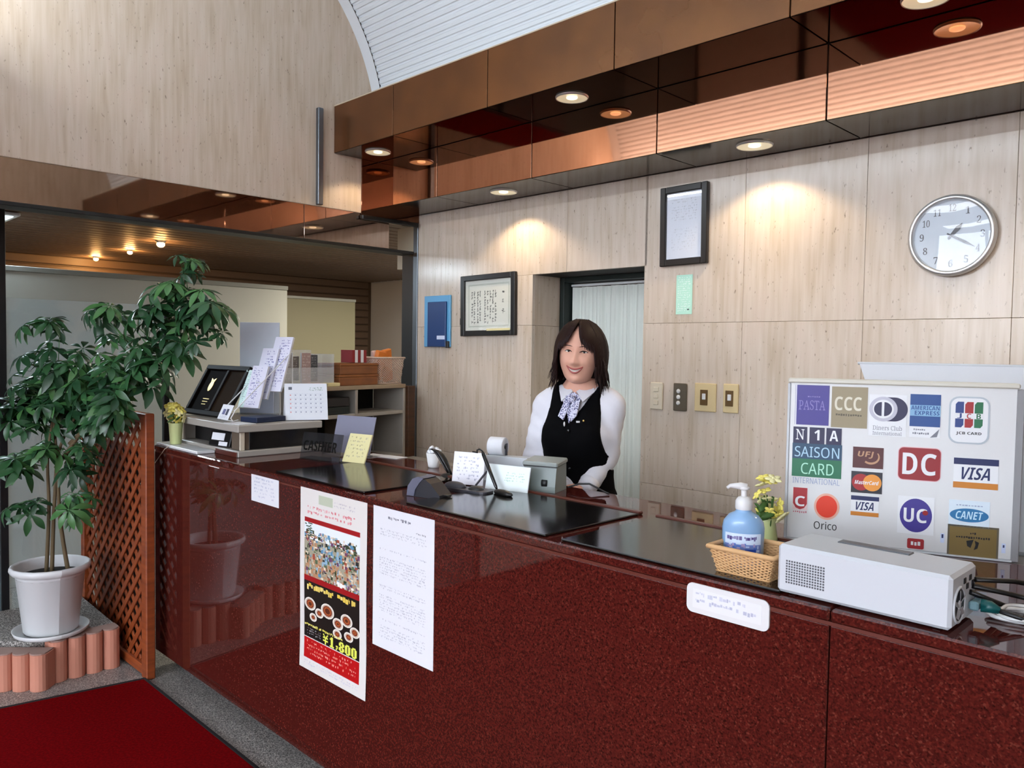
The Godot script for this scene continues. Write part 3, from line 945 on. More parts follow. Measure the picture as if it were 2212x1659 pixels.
func plant_corner() -> void:
	# lattice screen
	var la := thing("lattice_screen", "orange brown wooden lattice screen standing beside the counter", "lattice", Vector3(-0.745, 0, 1.632))
	var w := 0.905
	var h := 1.21
	var sl := 0.016
	part(la, "frame_post", MB.new().span(Vector3(w - 0.062, 0, -0.018), Vector3(w, h, 0.022), 0.004), M.orange_wood)
	part(la, "frame_post", MB.new().span(Vector3(0, 0, -0.018), Vector3(0.045, h, 0.022), 0.004), M.orange_wood)
	part(la, "frame_rail", MB.new().span(Vector3(0.045, h - 0.045, -0.016), Vector3(w - 0.062, h, 0.020), 0.004), M.orange_wood)
	part(la, "frame_rail", MB.new().span(Vector3(0.045, 0.01, -0.016), Vector3(w - 0.062, 0.055, 0.020), 0.004), M.orange_wood)
	var x0 := 0.045
	var x1 := w - 0.062
	var y0 := 0.055
	var y1 := h - 0.045
	for dirn in [1, -1]:
		var c := -2.0
		while c < 3.0:
			# line y = y0 + dirn * (x - x0) + c, clipped to the opening
			var pts := []
			for x in [x0, x1]:
				var y: float = y0 + dirn * (x - x0) + c
				if y >= y0 - 1e-6 and y <= y1 + 1e-6:
					pts.append(Vector2(x, y))
			for y in [y0, y1]:
				var x: float = x0 + dirn * (y - y0 - c)
				if x > x0 and x < x1:
					pts.append(Vector2(x, y))
			if pts.size() >= 2 and pts[0].distance_to(pts[1]) > 0.03:
				var a: Vector2 = pts[0]
				var b: Vector2 = pts[1]
				var d := (b - a).normalized()
				var ang := atan2(d.y, d.x)
				var mid := (a + b) * 0.5
				part(la, "slat", MB.new().box(Vector3.ZERO, Vector3(a.distance_to(b), 0.026, 0.007), 0.0015), M.orange_wood, Transform3D(Basis(Vector3.BACK, ang), Vector3(mid.x, mid.y, 0.004 * dirn + 0.002)))
			c += 0.088
	# planter edging
	var clay := mat("edging_clay", Color(0.76, 0.51, 0.42), 0.85)
	var clay_top := mat("edging_clay_top", Color(0.60, 0.50, 0.46), 0.9)
	var blocks := [[Vector3(-0.136, 0, 1.826), PI / 2, 4, "clay edging block with four rounded columns touching the lattice screen"], [Vector3(-0.158, 0, 2.094), deg_to_rad(46.8), 4, "clay edging block in front at the left edge beside the carpet"], [Vector3(-0.262, 0, 2.36), PI / 2, 4, "clay edging block past the left edge of the row"]]
	for b in blocks:
		var t := thing("edging_block", b[3], "edging block", b[0], b[1], "rounded clay edging blocks round the plant")
		var pg := PackedVector2Array()
		var n: int = b[2]
		var r := 0.0375
		for k in n:
			for i in 9:
				var a := PI - PI * i / 8.0
				pg.append(Vector2((k - n / 2.0 + 0.5) * 2 * r + cos(a) * r * 0.985, -(0.02 + sin(a) * r * 0.9)))
		pg.append(Vector2(n * r, 0.038))
		pg.append(Vector2(-n * r, 0.038))
		var hh: float = 0.160 if b[1] < 1.0 else 0.183
		part(t, "block_body", MB.new().prism(pg, hh, Transform3D(Basis(Vector3.RIGHT, -PI / 2), Vector3(0, 0.001, 0))), clay)
		var inner := PackedVector2Array()
		for p in pg:
			inner.append(p * Vector2(0.97, 0.93))
		part(t, "block_top", MB.new().prism(inner, 0.006, Transform3D(Basis(Vector3.RIGHT, -PI / 2), Vector3(0, hh + 0.001, 0))), clay_top)
	var bed := PackedVector2Array([Vector2(-0.73, -1.66), Vector2(-0.178, -1.68), Vector2(-0.178, -1.975), Vector2(-0.182, -2.03), Vector2(-0.305, -2.16), Vector2(-0.305, -2.6), Vector2(-0.73, -2.6)])
	solo("planter_bed", "grey gravel filled planter bed behind the clay edging blocks", "planter bed", MB.new().prism(bed, 0.185, Transform3D(Basis(Vector3.RIGHT, -PI / 2), Vector3.ZERO)), textured_copy(M.grey_granite, "gravel", 0.9, 0.2))
	# pot with saucer
	var pp := Vector3(-0.225, 0.192, 1.935)
	solo("saucer", "round white plastic saucer under the plant pot", "saucer", MB.new().smooth().lathe([Vector2(0, 0.002), Vector2(0.135, 0.002), Vector2(0.15, 0.010), Vector2(0.157, 0.028), Vector2(0.153, 0.028), Vector2(0.145, 0.012), Vector2(0, 0.010)], 48), M.white_plastic, Vector3(pp.x, 0.1905, pp.z))
	var t := thing("potted_plant", "tall umbrella plant with dark palmate leaves in a white pot", "potted plant", Vector3(pp.x, 0.203, pp.z))
	var prof := [Vector2(0, 0), Vector2(0.106, 0), Vector2(0.112, 0.008), Vector2(0.141, 0.268), Vector2(0.145, 0.271), Vector2(0.160, 0.279), Vector2(0.166, 0.292), Vector2(0.164, 0.306), Vector2(0.156, 0.309), Vector2(0.149, 0.300), Vector2(0.138, 0.25)]
	part(t, "pot", MB.new().smooth().lathe(prof, 18), M.white_plastic)
	part(t, "soil", MB.new().smooth().lathe([Vector2(0.139, 0.256), Vector2(0.10, 0.264), Vector2(0.04, 0.260), Vector2(0, 0.264)], 24), mat("soil", Color(0.07, 0.05, 0.035), 0.95))
	var bark := mat("stem_bark", Color(0.36, 0.30, 0.20), 0.8)
	var o := t.position
	var stems := [[[-0.223, 0.465, 1.954], [-0.225, 0.762, 1.94], [-0.238, 1.015, 1.938], [-0.216, 1.30, 1.902]], [[-0.205, 0.465, 1.936], [-0.208, 0.804, 1.921], [-0.198, 1.058, 1.895], [-0.105, 1.30, 1.789]], [[-0.151, 0.465, 1.882], [-0.187, 0.72, 1.905], [-0.206, 0.973, 1.909], [-0.238, 1.30, 1.924]], [[-0.212, 0.95, 1.914], [-0.101, 1.187, 1.791], [-0.005, 1.40, 1.682], [0.108, 1.572, 1.56], [0.273, 1.798, 1.523]], [[-0.172, 1.06, 1.868], [-0.03, 1.273, 1.715], [0.081, 1.487, 1.591], [0.21, 1.637, 1.50], [0.34, 1.66, 1.49]]]
	var nodes := []
	for s in stems:
		var c := Curve3D.new()
		for k in s.size():
			var p := Vector3(s[k][0], s[k][1], s[k][2]) - o
			var nx := Vector3(s[mini(k + 1, s.size() - 1)][0], s[mini(k + 1, s.size() - 1)][1], s[mini(k + 1, s.size() - 1)][2]) - o
			var pv := Vector3(s[maxi(k - 1, 0)][0], s[maxi(k - 1, 0)][1], s[maxi(k - 1, 0)][2]) - o
			c.add_point(p, -(nx - pv) / 6.0, (nx - pv) / 6.0)
		var pts := Array(c.tessellate_even_length(4, 0.05))
		var rad := []
		for k in pts.size():
			rad.append(lerpf(0.0095, 0.0045, float(k) / pts.size()))
		part(t, "stem", MB.new().smooth().tube(pts, rad, 8), bark)
		nodes.append_array(pts)
	var greens := []
	for g in [[Color(0.014, 0.054, 0.021), 0.34], [Color(0.025, 0.090, 0.030), 0.34], [Color(0.055, 0.16, 0.045), 0.38]]:
		var m := mat("leaf_green", g[0].linear_to_srgb(), g[1])
		m.backlight_enabled = true
		m.backlight = Color(0.05, 0.14, 0.03)
		greens.append(m)
	var kinds := []
	for k in 6:
		kinds.append(leaf_mesh(6 + k % 3, 0.070 + 0.007 * k))
	var blobs := [[-0.236, 1.374, 1.914, 0.225, 0.19, 18], [0.001, 1.369, 1.734, 0.219, 0.219, 18], [0.142, 1.404, 1.635, 0.124, 0.187, 9], [0.264, 1.632, 1.57, 0.153, 0.174, 14], [0.377, 1.633, 1.485, 0.091, 0.132, 8], [0.302, 1.862, 1.518, 0.05, 0.05, 4], [-0.15, 1.205, 1.796, 0.256, 0.10, 16], [-0.312, 1.226, 2.027, 0.12, 0.12, 9], [-0.253, 1.606, 1.917, 0.095, 0.05, 3], [-0.062, 1.672, 1.751, 0.095, 0.04, 3], [-0.317, 0.973, 2.047, 0.105, 0.06, 4], [-0.238, 1.047, 1.935, 0.085, 0.053, 3], [-0.271, 0.775, 2.013, 0.08, 0.04, 2], [-0.138, 0.795, 1.851, 0.074, 0.06, 3], [-0.16, 0.993, 1.833, 0.074, 0.096, 4], [0.096, 1.255, 1.60, 0.063, 0.063, 4]]
	var eye := Vector3(0.709, 0, -0.705)
	for b in blobs:
		for k in int(b[5] * 2.5):
			var a := rng.randf() * TAU
			var rr_ := sqrt(rng.randf()) * 0.95
			var u := cos(a) * rr_ * float(b[3])
			var v := sin(a) * rr_ * float(b[4])
			var dz := (rng.randf() - 0.45) * 0.16
			var hub := Vector3(b[0], b[1], b[2]) + eye * u + Vector3(0, v, 0) + Vector3(0.705, 0, 0.709) * dz - o
			var out := (eye * cos(a) * 0.8 + Vector3(0.705, 0.0, 0.709) * (0.35 + rng.randf() * 0.5) + Vector3(0, 0.9 + 0.5 * sin(a) + rng.randf() * 0.5, 0)).normalized()
			var side := out.cross(Vector3(rng.randf() - 0.5, rng.randf() - 0.5, rng.randf() - 0.5)).normalized()
			var bs := Basis(side, out, side.cross(out)).scaled(Vector3.ONE * rng.randf_range(0.82, 1.1) * (0.7 if float(b[1]) > 1.8 else 1.0))
			# keep clear of the lattice and the counter
			if hub.y + o.y < 1.33 and hub.z + o.z < 1.775:
				hub.z = 1.775 - o.z
			if hub.x + o.x < -0.64:
				hub.x = -0.64 - o.x
			var tone := 2 if rng.randf() < 0.16 else (1 if rng.randf() < 0.5 else 0)
			var lf := part(t, "leaf", kinds[rng.randi() % 6], greens[tone], Transform3D(bs, hub))
			var near: Vector3 = nodes[0]
			for p in nodes:
				if p.distance_to(hub) < near.distance_to(hub) and p.y < hub.y + 0.05:
					near = p
			if near.distance_to(hub) < 0.30:
				var inv := lf.transform.affine_inverse()
				var midp := near.lerp(hub, 0.55) + Vector3(0, 0.02, 0)
				part(lf, "petiole", MB.new().smooth().tube([inv * near, inv * midp, Vector3.ZERO], [0.0024, 0.002, 0.0016], 5), greens[2])


func textured_copy(m: StandardMaterial3D, called: String, rough: float, spec: float) -> StandardMaterial3D:
	var c: StandardMaterial3D = m.duplicate()
	c.resource_name = called
	c.roughness = rough
	c.metallic_specular = spec
	M[called] = c
	return c


func leaf_mesh(n: int, length: float) -> ArrayMesh:
	# palmate: n drooping leaflets round the hub, hub at the origin, axis +y
	var mb := MB.new().smooth()
	for k in n:
		var a := TAU * k / (n + 0.6) + rng.randf() * 0.2
		var d := Vector3(cos(a), 0, sin(a))
		var s := Vector3(-sin(a), 0, cos(a))
		var L := length * rng.randf_range(0.8, 1.1)
		var wd := L * 0.18
		var rows := []
		var droop := rng.randf_range(0.35, 0.95)
		for i in 8:
			var u := i / 7.0
			var r := 0.12 + 0.88 * u
			var y := -droop * r * r * L * 0.9 + 0.06 * L * r
			var wv := wd * sin(pow(u, 1.25) * PI * 0.93 + 0.09)
			var c := d * (r * L) + Vector3(0, y, 0)
			var cup := Vector3(0, wv * 0.28, 0)
			rows.append([c - s * wv + cup, c, c + s * wv + cup])
		mb.grid(rows)
		mb.tube([Vector3.ZERO, rows[0][1], rows[3][1]], [0.0012, 0.0010, 0.0006], 4)
	return mb.done()


func flowers(t: Node3D, at: Vector3, spread: Vector3, n: int, sizes: float) -> void:
	# small five-petalled blooms, each a part, with a few green leaves between
	var pet := mat("petal_yellow", Color(0.93, 0.88, 0.45), 0.7)
	var pale := mat("petal_pale", Color(0.90, 0.88, 0.66), 0.7)
	var green := mat("sprig_green", Color(0.22, 0.36, 0.14), 0.6)
	var mb := MB.new().smooth()
	for k in 5:
		var a := TAU * k / 5.0
		var d := Vector3(cos(a), 0.25, sin(a)) * sizes
		mb.blob(d * 0.55, Vector3(sizes * 0.55, sizes * 0.16, sizes * 0.38), 8, Basis(Vector3.UP, -a))
	mb.blob(Vector3(0, sizes * 0.15, 0), Vector3.ONE * sizes * 0.25, 8)
	var bloom := mb.done()
	for k in n:
		var p := at + Vector3(rng.randf_range(-1, 1) * spread.x, rng.randf_range(-1, 1) * spread.y, rng.randf_range(-1, 1) * spread.z)
		var up := (p - at + Vector3(0, 0.02, 0)).normalized()
		var q := Basis(Quaternion(Vector3.UP, up)) if up.y > -0.95 else Basis()
		part(t, "flower", bloom, pale if rng.randf() < 0.4 else pet, Transform3D(q.scaled(Vector3.ONE * rng.randf_range(0.8, 1.2)), p))
	var lv := MB.new().smooth()
	for k in 9:
		var a := rng.randf() * TAU
		lv.blob(at + Vector3(cos(a) * spread.x * 0.9, -spread.y * rng.randf_range(0.3, 1.0), sin(a) * spread.z * 0.9), Vector3(0.022, 0.004, 0.010), 8, Basis.from_euler(Vector3(rng.randf(), a, 0.5)))
	for k in 5:
		var e := at + Vector3(rng.randf_range(-1, 1) * spread.x * 0.5, 0, rng.randf_range(-1, 1) * spread.z * 0.5)
		lv.tube([at + Vector3(0, -spread.y - 0.05, 0), e], 0.0018, 5)
	part(t, "foliage", lv, green)


func face(w: float, h: float, d: float, sheetmat: Material, body: Material, t: Node3D, called: String, xf: Transform3D) -> void:
	# a thin board with a printed sheet on its front
	part(t, called + "_board", MB.new().box(Vector3(0, h / 2, -d / 2), Vector3(w, h, d), 0.001), body, xf)
	part(t, called, card(w * 0.985, h * 0.985), sheetmat, xf * Transform3D(Basis(), Vector3(0, h / 2, 0.0003)))


func lean(at: Vector3, turn: float, back: float) -> Transform3D:
	return Transform3D(Basis(Vector3.UP, deg_to_rad(turn)) * Basis(Vector3.RIGHT, -deg_to_rad(back)), at)


func desk_left() -> void:
	var top := 1.0505
	# white board, vase, string
	solo("board", "flat white board lying on the left end of the counter under the vase", "board", MB.new().span(Vector3(0.004, 0, 1.468), Vector3(0.45, 0.012, 1.548), 0.002), M.white_plastic, Vector3(0, top, 0))
	var v := thing("flower_vase", "small pale green cup of yellow flowers at the left end of the counter", "vase", Vector3(0.130, top + 0.0125, 1.508))
	part(v, "cup", MB.new().smooth().lathe([Vector2(0, 0), Vector2(0.023, 0), Vector2(0.025, 0.004), Vector2(0.031, 0.095), Vector2(0.033, 0.098), Vector2(0.030, 0.098), Vector2(0.027, 0.08), Vector2(0, 0.078)], 28), mat("cup_green", Color(0.78, 0.82, 0.58), 0.4))
	flowers(v, Vector3(-0.01, 0.145, 0.0), Vector3(0.052, 0.038, 0.030), 20, 0.022)
	solo("string", "thin white string hanging over the counter edge towards the lattice screen", "string", MB.new().smooth().tube([Vector3(0.165, top + 0.014, 1.544), Vector3(0.14, 1.045, 1.562), Vector3(0.07, 0.98, 1.575), Vector3(-0.02, 0.895, 1.590), Vector3(-0.085, 0.845, 1.600)], 0.0016, 6), M.cream_plastic)
	# display stand
	var s := thing("display_stand", "low grey laminate stand with open dark shelf on the counter's left part", "stand", Vector3(0, top, 0))
	part(s, "base_board", MB.new().span(Vector3(0.035, 0, 1.058), Vector3(0.655, 0.026, 1.462), 0.003), M.laminate)
	part(s, "top_board", MB.new().span(Vector3(0.035, 0.104, 1.058), Vector3(0.655, 0.135, 1.462), 0.003), M.laminate)
	part(s, "upright", MB.new().span(Vector3(0.560, 0.0265, 1.40), Vector3(0.632, 0.1035, 1.445), 0.002), mat("stand_brown", Color(0.36, 0.31, 0.26), 0.5))
	part(s, "upright", MB.new().span(Vector3(0.05, 0.0265, 1.07), Vector3(0.07, 0.1035, 1.44), 0.002), M.laminate)
	part(s, "corner_strip", MB.new().span(Vector3(0.6325, 0.0265, 1.425), Vector3(0.640, 0.1035, 1.445), 0.001), M.cream_plastic)
	part(s, "side_panel", MB.new().span(Vector3(0.626, 0.0265, 1.07), Vector3(0.632, 0.1035, 1.40), 0.001), mat("stand_glass", Color(0.035, 0.04, 0.045), 0.2))
	part(s, "back_panel", MB.new().span(Vector3(0.07, 0.0265, 1.38), Vector3(0.56, 0.1035, 1.39)), M.dark_inside)
	part(s, "shaded_front_edge", MB.new().span(Vector3(0.45, -0.0, 1.4625), Vector3(0.650, 0.022, 1.466), 0.001), M.mat_edge)  # brown strip paints the shade on the base board's front side
	var pk := thing("packet", "black packet with two white labels leaning in the display stand", "packet", Vector3(0.45, top + 0.0265, 1.440), deg_to_rad(10))
	part(pk, "wrapper", MB.new().box(Vector3(0, 0.034, 0), Vector3(0.15, 0.066, 0.012), 0.003, Basis(Vector3.RIGHT, -0.25)), M.black)
	part(pk, "label", MB.new().box(Vector3(-0.012, 0.044, 0.0055), Vector3(0.09, 0.032, 0.001), 0.0, Basis(Vector3.RIGHT, -0.25)), M.paper)
	part(pk, "label", MB.new().box(Vector3(0.03, 0.015, 0.0125), Vector3(0.06, 0.018, 0.001), 0.0, Basis(Vector3.RIGHT, -0.25)), M.paper)
	# plaque
	var st := top + 0.1355
	var pl := thing("framed_plaque", "dark wooden framed plaque with a small gold crest tilted back on the stand", "plaque", Vector3(0.160, st + 0.004, 1.385))
	pl.transform = lean(Vector3(0.160, st + 0.004, 1.385), 2, 29)
	var b := MB.new()
	b.box(Vector3(0, 0.0125, 0), Vector3(0.415, 0.025, 0.02), 0.003).box(Vector3(0, 0.2515, 0), Vector3(0.415, 0.025, 0.02), 0.003)
	b.box(Vector3(-0.195, 0.132, 0), Vector3(0.025, 0.214, 0.02), 0.003).box(Vector3(0.195, 0.132, 0), Vector3(0.025, 0.214, 0.02), 0.003).box(Vector3(0.02, 0.132, 0), Vector3(0.02, 0.214, 0.016), 0.002)
	part(pl, "frame", b, mat("plaque_frame", Color(0.06, 0.03, 0.03), 0.6, 0.0, 0.3))
	part(pl, "panel", MB.new().box(Vector3(-0.085, 0.132, -0.003), Vector3(0.195, 0.214, 0.006)), mat("plaque_dark", Color(0.08, 0.055, 0.045), 0.8, 0.0, 0.2))
	part(pl, "panel", MB.new().box(Vector3(0.107, 0.132, -0.003), Vector3(0.155, 0.214, 0.006)), mat("plaque_olive", Color(0.14, 0.095, 0.05), 0.8, 0.0, 0.2))
	var gold := mat("gold", Color(0.80, 0.68, 0.38), 0.35, 0.5)
	part(pl, "crest", MB.new().prism(disc(0.019, 0.030), 0.003, Transform3D(Basis(), Vector3(-0.085, 0.155, 0.0))).prism(PackedVector2Array([Vector2(-0.016, 0.02), Vector2(0.016, 0.02), Vector2(0.022, 0.04), Vector2(0, 0.03), Vector2(-0.022, 0.04)]), 0.003, Transform3D(Basis(), Vector3(-0.085, 0.155, 0.0))), gold)
	var words := MB.new()
	for k in 3:
		words.box(Vector3(-0.07, 0.085 - k * 0.014, 0.0005), Vector3(0.06 - 0.01 * k, 0.004, 0.001))
	part(pl, "inscription", words, gold)
	part(pl, "rest", MB.new().box(Vector3(0, 0.12, -0.05), Vector3(0.05, 0.22, 0.006), 0.001, Basis(Vector3.RIGHT, -0.5)), M.black)
	# brochure rack with leaflets
	var rk := thing("brochure_rack", "slanted white wire brochure rack with a printed card at its foot", "rack", Vector3(0.435, st, 1.36))
	for x in [-0.055, 0.055]:
		var pts := [Vector3(x, 0.008, 0.02), Vector3(x, 0.003, 0.045), Vector3(x, 0.016, 0.055), Vector3(x, 0.05, 0.035), Vector3(x, 0.305, -0.235), Vector3(x, 0.306, -0.243), Vector3(x, 0.02, -0.243), Vector3(x, 0.003, -0.24), Vector3(x, 0.003, -0.10)]
		part(rk, "side_wire", MB.new().smooth().tube(pts, 0.0026, 8), M.white_plastic)
	for p in [Vector3(0, 0.05, 0.035), Vector3(0, 0.17, -0.092), Vector3(0, 0.305, -0.235), Vector3(0, 0.003, 0.045), Vector3(0, 0.003, -0.24)]:
		part(rk, "cross_wire", MB.new().smooth().tube([p + Vector3(-0.055, 0, 0), p + Vector3(0.055, 0, 0)], 0.0022, 8), M.white_plastic)
	var im := sheet(96, 72)
	im.fill_rect(Rect2i(22, 22, 24, 26), Color(0.35, 0.35, 0.52))
	im.fill_rect(Rect2i(52, 20, 20, 30), Color(0.16, 0.16, 0.26))
	scribble(im, Rect2i(12, 54, 72, 14), 6, Color(0.5, 0.5, 0.6))
	part(rk, "printed_card", card(0.104, 0.07), print_mat("rack_card", im), lean(Vector3(0, 0.04, 0.052), 0, 25))
	var lf := [["tallest white leaflet with purple print standing in the wire rack", 0.035, 0.125, -0.150, 0.265, 0.100], ["white leaflet with purple print in front of the tallest one", 0.000, 0.090, -0.105, 0.245, 0.090], ["short leaflet with blue print at the front of the wire rack", 0.020, 0.052, -0.055, 0.20, 0.085], ["pale green leaflet at the left side of the wire rack", -0.035, 0.050, -0.045, 0.18, 0.06]]
	for k in 4:
		var e = lf[k]
		im = sheet(64, 200, Color(0.84, 0.84, 0.90) if k < 3 else Color(0.80, 0.90, 0.88))
		scribble(im, Rect2i(22 if k < 2 else 8, 10, 36, 180), 10, Color(0.42, 0.42, 0.62) if k != 3 else Color(0.5, 0.62, 0.62), 0.6)
		var m := print_mat("leaflet_print_%d" % k, im)
		var l := thing("leaflet", e[0], "leaflet", Vector3.ZERO, 0.0, "leaflets in the wire rack")
		l.transform = lean(Vector3(0.435 + e[1], st + e[2] + 0.004, 1.36 + e[3]), 22, 20)
		part(l, "sheets", MB.new().box(Vector3(0, e[4] / 2, -0.006), Vector3(e[5], e[4], 0.011), 0.001), M.paper)
		part(l, "cover", card(e[5], e[4]), m, Transform3D(Basis(), Vector3(0, e[4] / 2, 0)))
	# acrylic holder behind
	var ah := thing("acrylic_holder", "pale translucent acrylic sheet holder standing behind the brochure rack", "holder", Vector3(0.175, st, 1.115), deg_to_rad(40))
	part(ah, "sheet", MB.new().box(Vector3(0, 0.225, 0), Vector3(0.20, 0.45, 0.006), 0.001), mat("frosted", Color(0.80, 0.83, 0.87), 0.4))
	part(ah, "pocket", MB.new().box(Vector3(-0.01, 0.10, 0.012), Vector3(0.17, 0.19, 0.008), 0.001), M.paper_blue)
	part(ah, "foot", MB.new().box(Vector3(0, 0.004, 0), Vector3(0.20, 0.008, 0.09), 0.002), M.clear_acrylic)
	# calendar
	var ca := thing("desk_calendar", "white tent desk calendar with a month grid on the laminate stand", "calendar", Vector3(0.560, st, 1.088), deg_to_rad(66))
	im = sheet(192, 180, Color(0.86, 0.88, 0.91))
	for i in 7:
		for j in 5:
			im.fill_rect(Rect2i(18 + i * 23, 50 + j * 21, 19, 1), Color(0.72, 0.76, 0.82))
			im.fill_rect(Rect2i(18 + i * 23, 50 + j * 21, 1, 19), Color(0.78, 0.80, 0.86))
			im.fill_rect(Rect2i(22 + i * 23, 54 + j * 21, 5, 6), Color(0.55, 0.58, 0.66) if i > 0 else Color(0.8, 0.5, 0.5))
	scribble(im, Rect2i(110, 18, 66, 20), 10, Color(0.5, 0.6, 0.56))
	im.fill_rect(Rect2i(16, 16, 16, 14), Color(0.35, 0.38, 0.42))
	face(0.19, 0.172, 0.002, print_mat("calendar_print", im), M.paper, ca, "month_sheet", Transform3D(Basis(Vector3.RIGHT, -0.30), Vector3(0, 0.001, 0.05)))
	part(ca, "back_leaf", MB.new().box(Vector3(0, 0.086, 0), Vector3(0.19, 0.172, 0.002), 0.0005), M.paper, Transform3D(Basis(Vector3.RIGHT, 0.30), Vector3(0, 0.001, -0.052)))
	part(ca, "base_leaf", MB.new().box(Vector3(0, 0.0012, -0.001), Vector3(0.19, 0.002, 0.102)), M.black)
	# loose leaflets on the stand
	solo("booklet", "dark blue booklet lying on the stand between rack and calendar", "booklet", MB.new().box(Vector3(0, 0.012, 0), Vector3(0.11, 0.023, 0.16), 0.002), mat("booklet_blue", Color(0.06, 0.12, 0.24), 0.4), Vector3(0.535, st, 1.285), 0.2)
	solo("paper_sheet", "white sheet of paper lying on the stand in front of the booklet", "paper", MB.new().box(Vector3(0, 0.001, 0), Vector3(0.12, 0.002, 0.08)), M.paper, Vector3(0.575, st, 1.415), 0.1)
	# shelf unit on the side desk
	var th := deg_to_rad(100)
	var hu := thing("shelf_unit", "open grey laminate shelf unit with a brown wooden side in the corner", "shelf", Vector3(0.10, 0.886, 0.16), th)
	# local x runs from the far left end (negative) to the corner end (zero), z faces the staff
	var L := 0.86
	part(hu, "top_board", MB.new().span(Vector3(-L, 0.405, -0.25), Vector3(0.0, 0.427, 0.0), 0.002), mat("shelf_top", Color(0.60, 0.53, 0.44), 0.45))
	part(hu, "middle_board", MB.new().span(Vector3(-L + 0.02, 0.255, -0.24), Vector3(-0.02, 0.275, -0.004), 0.002), M.laminate)
	part(hu, "bottom_board", MB.new().span(Vector3(-0.70, 0.0, -0.24), Vector3(-0.02, 0.02, -0.004), 0.002), M.laminate)
	for x in [-L, -0.72, -0.40, -0.02]:
		part(hu, "upright", MB.new().span(Vector3(x, 0.168 if x < -0.8 else 0.0, -0.245), Vector3(x + 0.02, 0.404, -0.001), 0.002), M.laminate)
	part(hu, "back_panel", MB.new().span(Vector3(-0.70, 0.0, -0.25), Vector3(-0.02, 0.404, -0.246)).span(Vector3(-L + 0.02, 0.168, -0.25), Vector3(-0.7005, 0.404, -0.246)), M.dark_inside)
	part(hu, "low_board", MB.new().span(Vector3(-L + 0.02, 0.168, -0.24), Vector3(-0.722, 0.186, -0.004), 0.002), M.laminate)
	part(hu, "side_board", MB.new().span(Vector3(0.001, -0.0, -0.25), Vector3(0.06, 0.415, 0.02), 0.003), M.brown_wood)
	var H := 0.886 + 0.4275
	var on := func(sx: float, z: float) -> Vector3: return Vector3(0.10, H, 0.16) + Basis(Vector3.UP, th) * Vector3(-sx, 0, z)
	var books := [["dark brown binder lying in the shelf unit behind the calendar", M.dark_frame, 0.05], ["dark green folder lying under the binder in the shelf unit", M.dark_green, 0.04], ["grey document tray in the shelf unit's lower compartment", M.grey_plastic, 0.06]]
	for k in 3:
		var e = books[k]
		solo("binder", e[0], "binder", MB.new().box(Vector3(0, e[2] / 2, 0), Vector3(0.26, e[2], 0.19), 0.003), e[1], Vector3(0.10, 0.886 + [0.276 + 0.0405, 0.2755, 0.0205][k], 0.16) + Basis(Vector3.UP, th) * Vector3(-0.555, 0, -0.115), th, "binders in the shelf unit")
	var ty := thing("acrylic_tray", "clear acrylic tray of pamphlets on top of the shelf unit", "tray", on.call(0.69, -0.13), th)
	for p in [[Vector3(0, 0.10, 0.09), Vector3(0.34, 0.10, 0.004)], [Vector3(0, 0.10, -0.09), Vector3(0.34, 0.19, 0.004)], [Vector3(-0.17, 0.10, 0), Vector3(0.004, 0.17, 0.18)], [Vector3(0.17, 0.10, 0), Vector3(0.004, 0.17, 0.18)], [Vector3(0, 0.004, 0), Vector3(0.34, 0.006, 0.18)]]:
		part(ty, "wall", MB.new().box(Vector3(p[0].x, maxf(p[1].y / 2, 0.004), p[0].z), p[1], 0.001), M.clear_acrylic)
	var tones := [Color(0.33, 0.44, 0.55), Color(0.62, 0.60, 0.60), Color(0.40, 0.38, 0.37), Color(0.66, 0.56, 0.55), Color(0.30, 0.31, 0.33)]
	var names := ["blue grey", "pale grey", "dark grey", "pinkish", "charcoal"]
	for k in 5:
		im = sheet(64, 96, tones[k])
		scribble(im, Rect2i(6, 8, 52, 80), 9, tones[k].lightened(0.35), 0.6)
		var pm := thing("pamphlet", names[k] + " pamphlet standing in the acrylic tray", "pamphlet", on.call(0.69, -0.13) + Basis(Vector3.UP, th) * Vector3(-0.13 + 0.063 * k, 0.008, -0.02 + 0.02 * (k % 2)), th, "pamphlets in the acrylic tray")
		part(pm, "sheets", MB.new().box(Vector3(0, 0.085, -0.006), Vector3(0.062, 0.165 - 0.018 * (k % 3), 0.012), 0.001), M.paper)
		part(pm, "cover", card(0.061, 0.162 - 0.018 * (k % 3)), print_mat("pamphlet_print_%d" % k, im), Transform3D(Basis(), Vector3(0, 0.085, 0.0005)))
	for k in 2:
		var bx := thing("wooden_box", ["lower of the two flat wooden boxes on the shelf unit", "upper of the two flat wooden boxes on the shelf unit"][k], "box", on.call(0.345, -0.12) + Vector3(0, 0.061 * k, 0), th + 0.03 * k, "wooden boxes on the shelf unit")
		part(bx, "body", MB.new().box(Vector3(0, 0.023, 0), Vector3(0.29, 0.046, 0.18), 0.002), M.box_wood)
		part(bx, "lid", MB.new().box(Vector3(0, 0.053, 0), Vector3(0.296, 0.013, 0.186), 0.002), M.box_wood)
	for k in 2:
		solo("paper_stack", ["cream stack of slips on the shelf edge left of the wooden boxes", "pink stack of slips beside the cream stack on the shelf edge"][k], "paper", MB.new().box(Vector3(0, 0.009, 0), Vector3(0.09, 0.018, 0.06), 0.002), [M.paper_cream, mat("paper_pink", Color(0.85, 0.72, 0.68), 0.7)][k], on.call([0.55, 0.66][k], -0.035 + 0.0 * k) + Vector3(0, 0.0, 0), th + [0.1, -0.1][k])
	var rb := thing("striped_box", "small red and white striped carton on top of the wooden boxes", "box", on.call(0.30, -0.12) + Vector3(0, 0.123, 0), th)
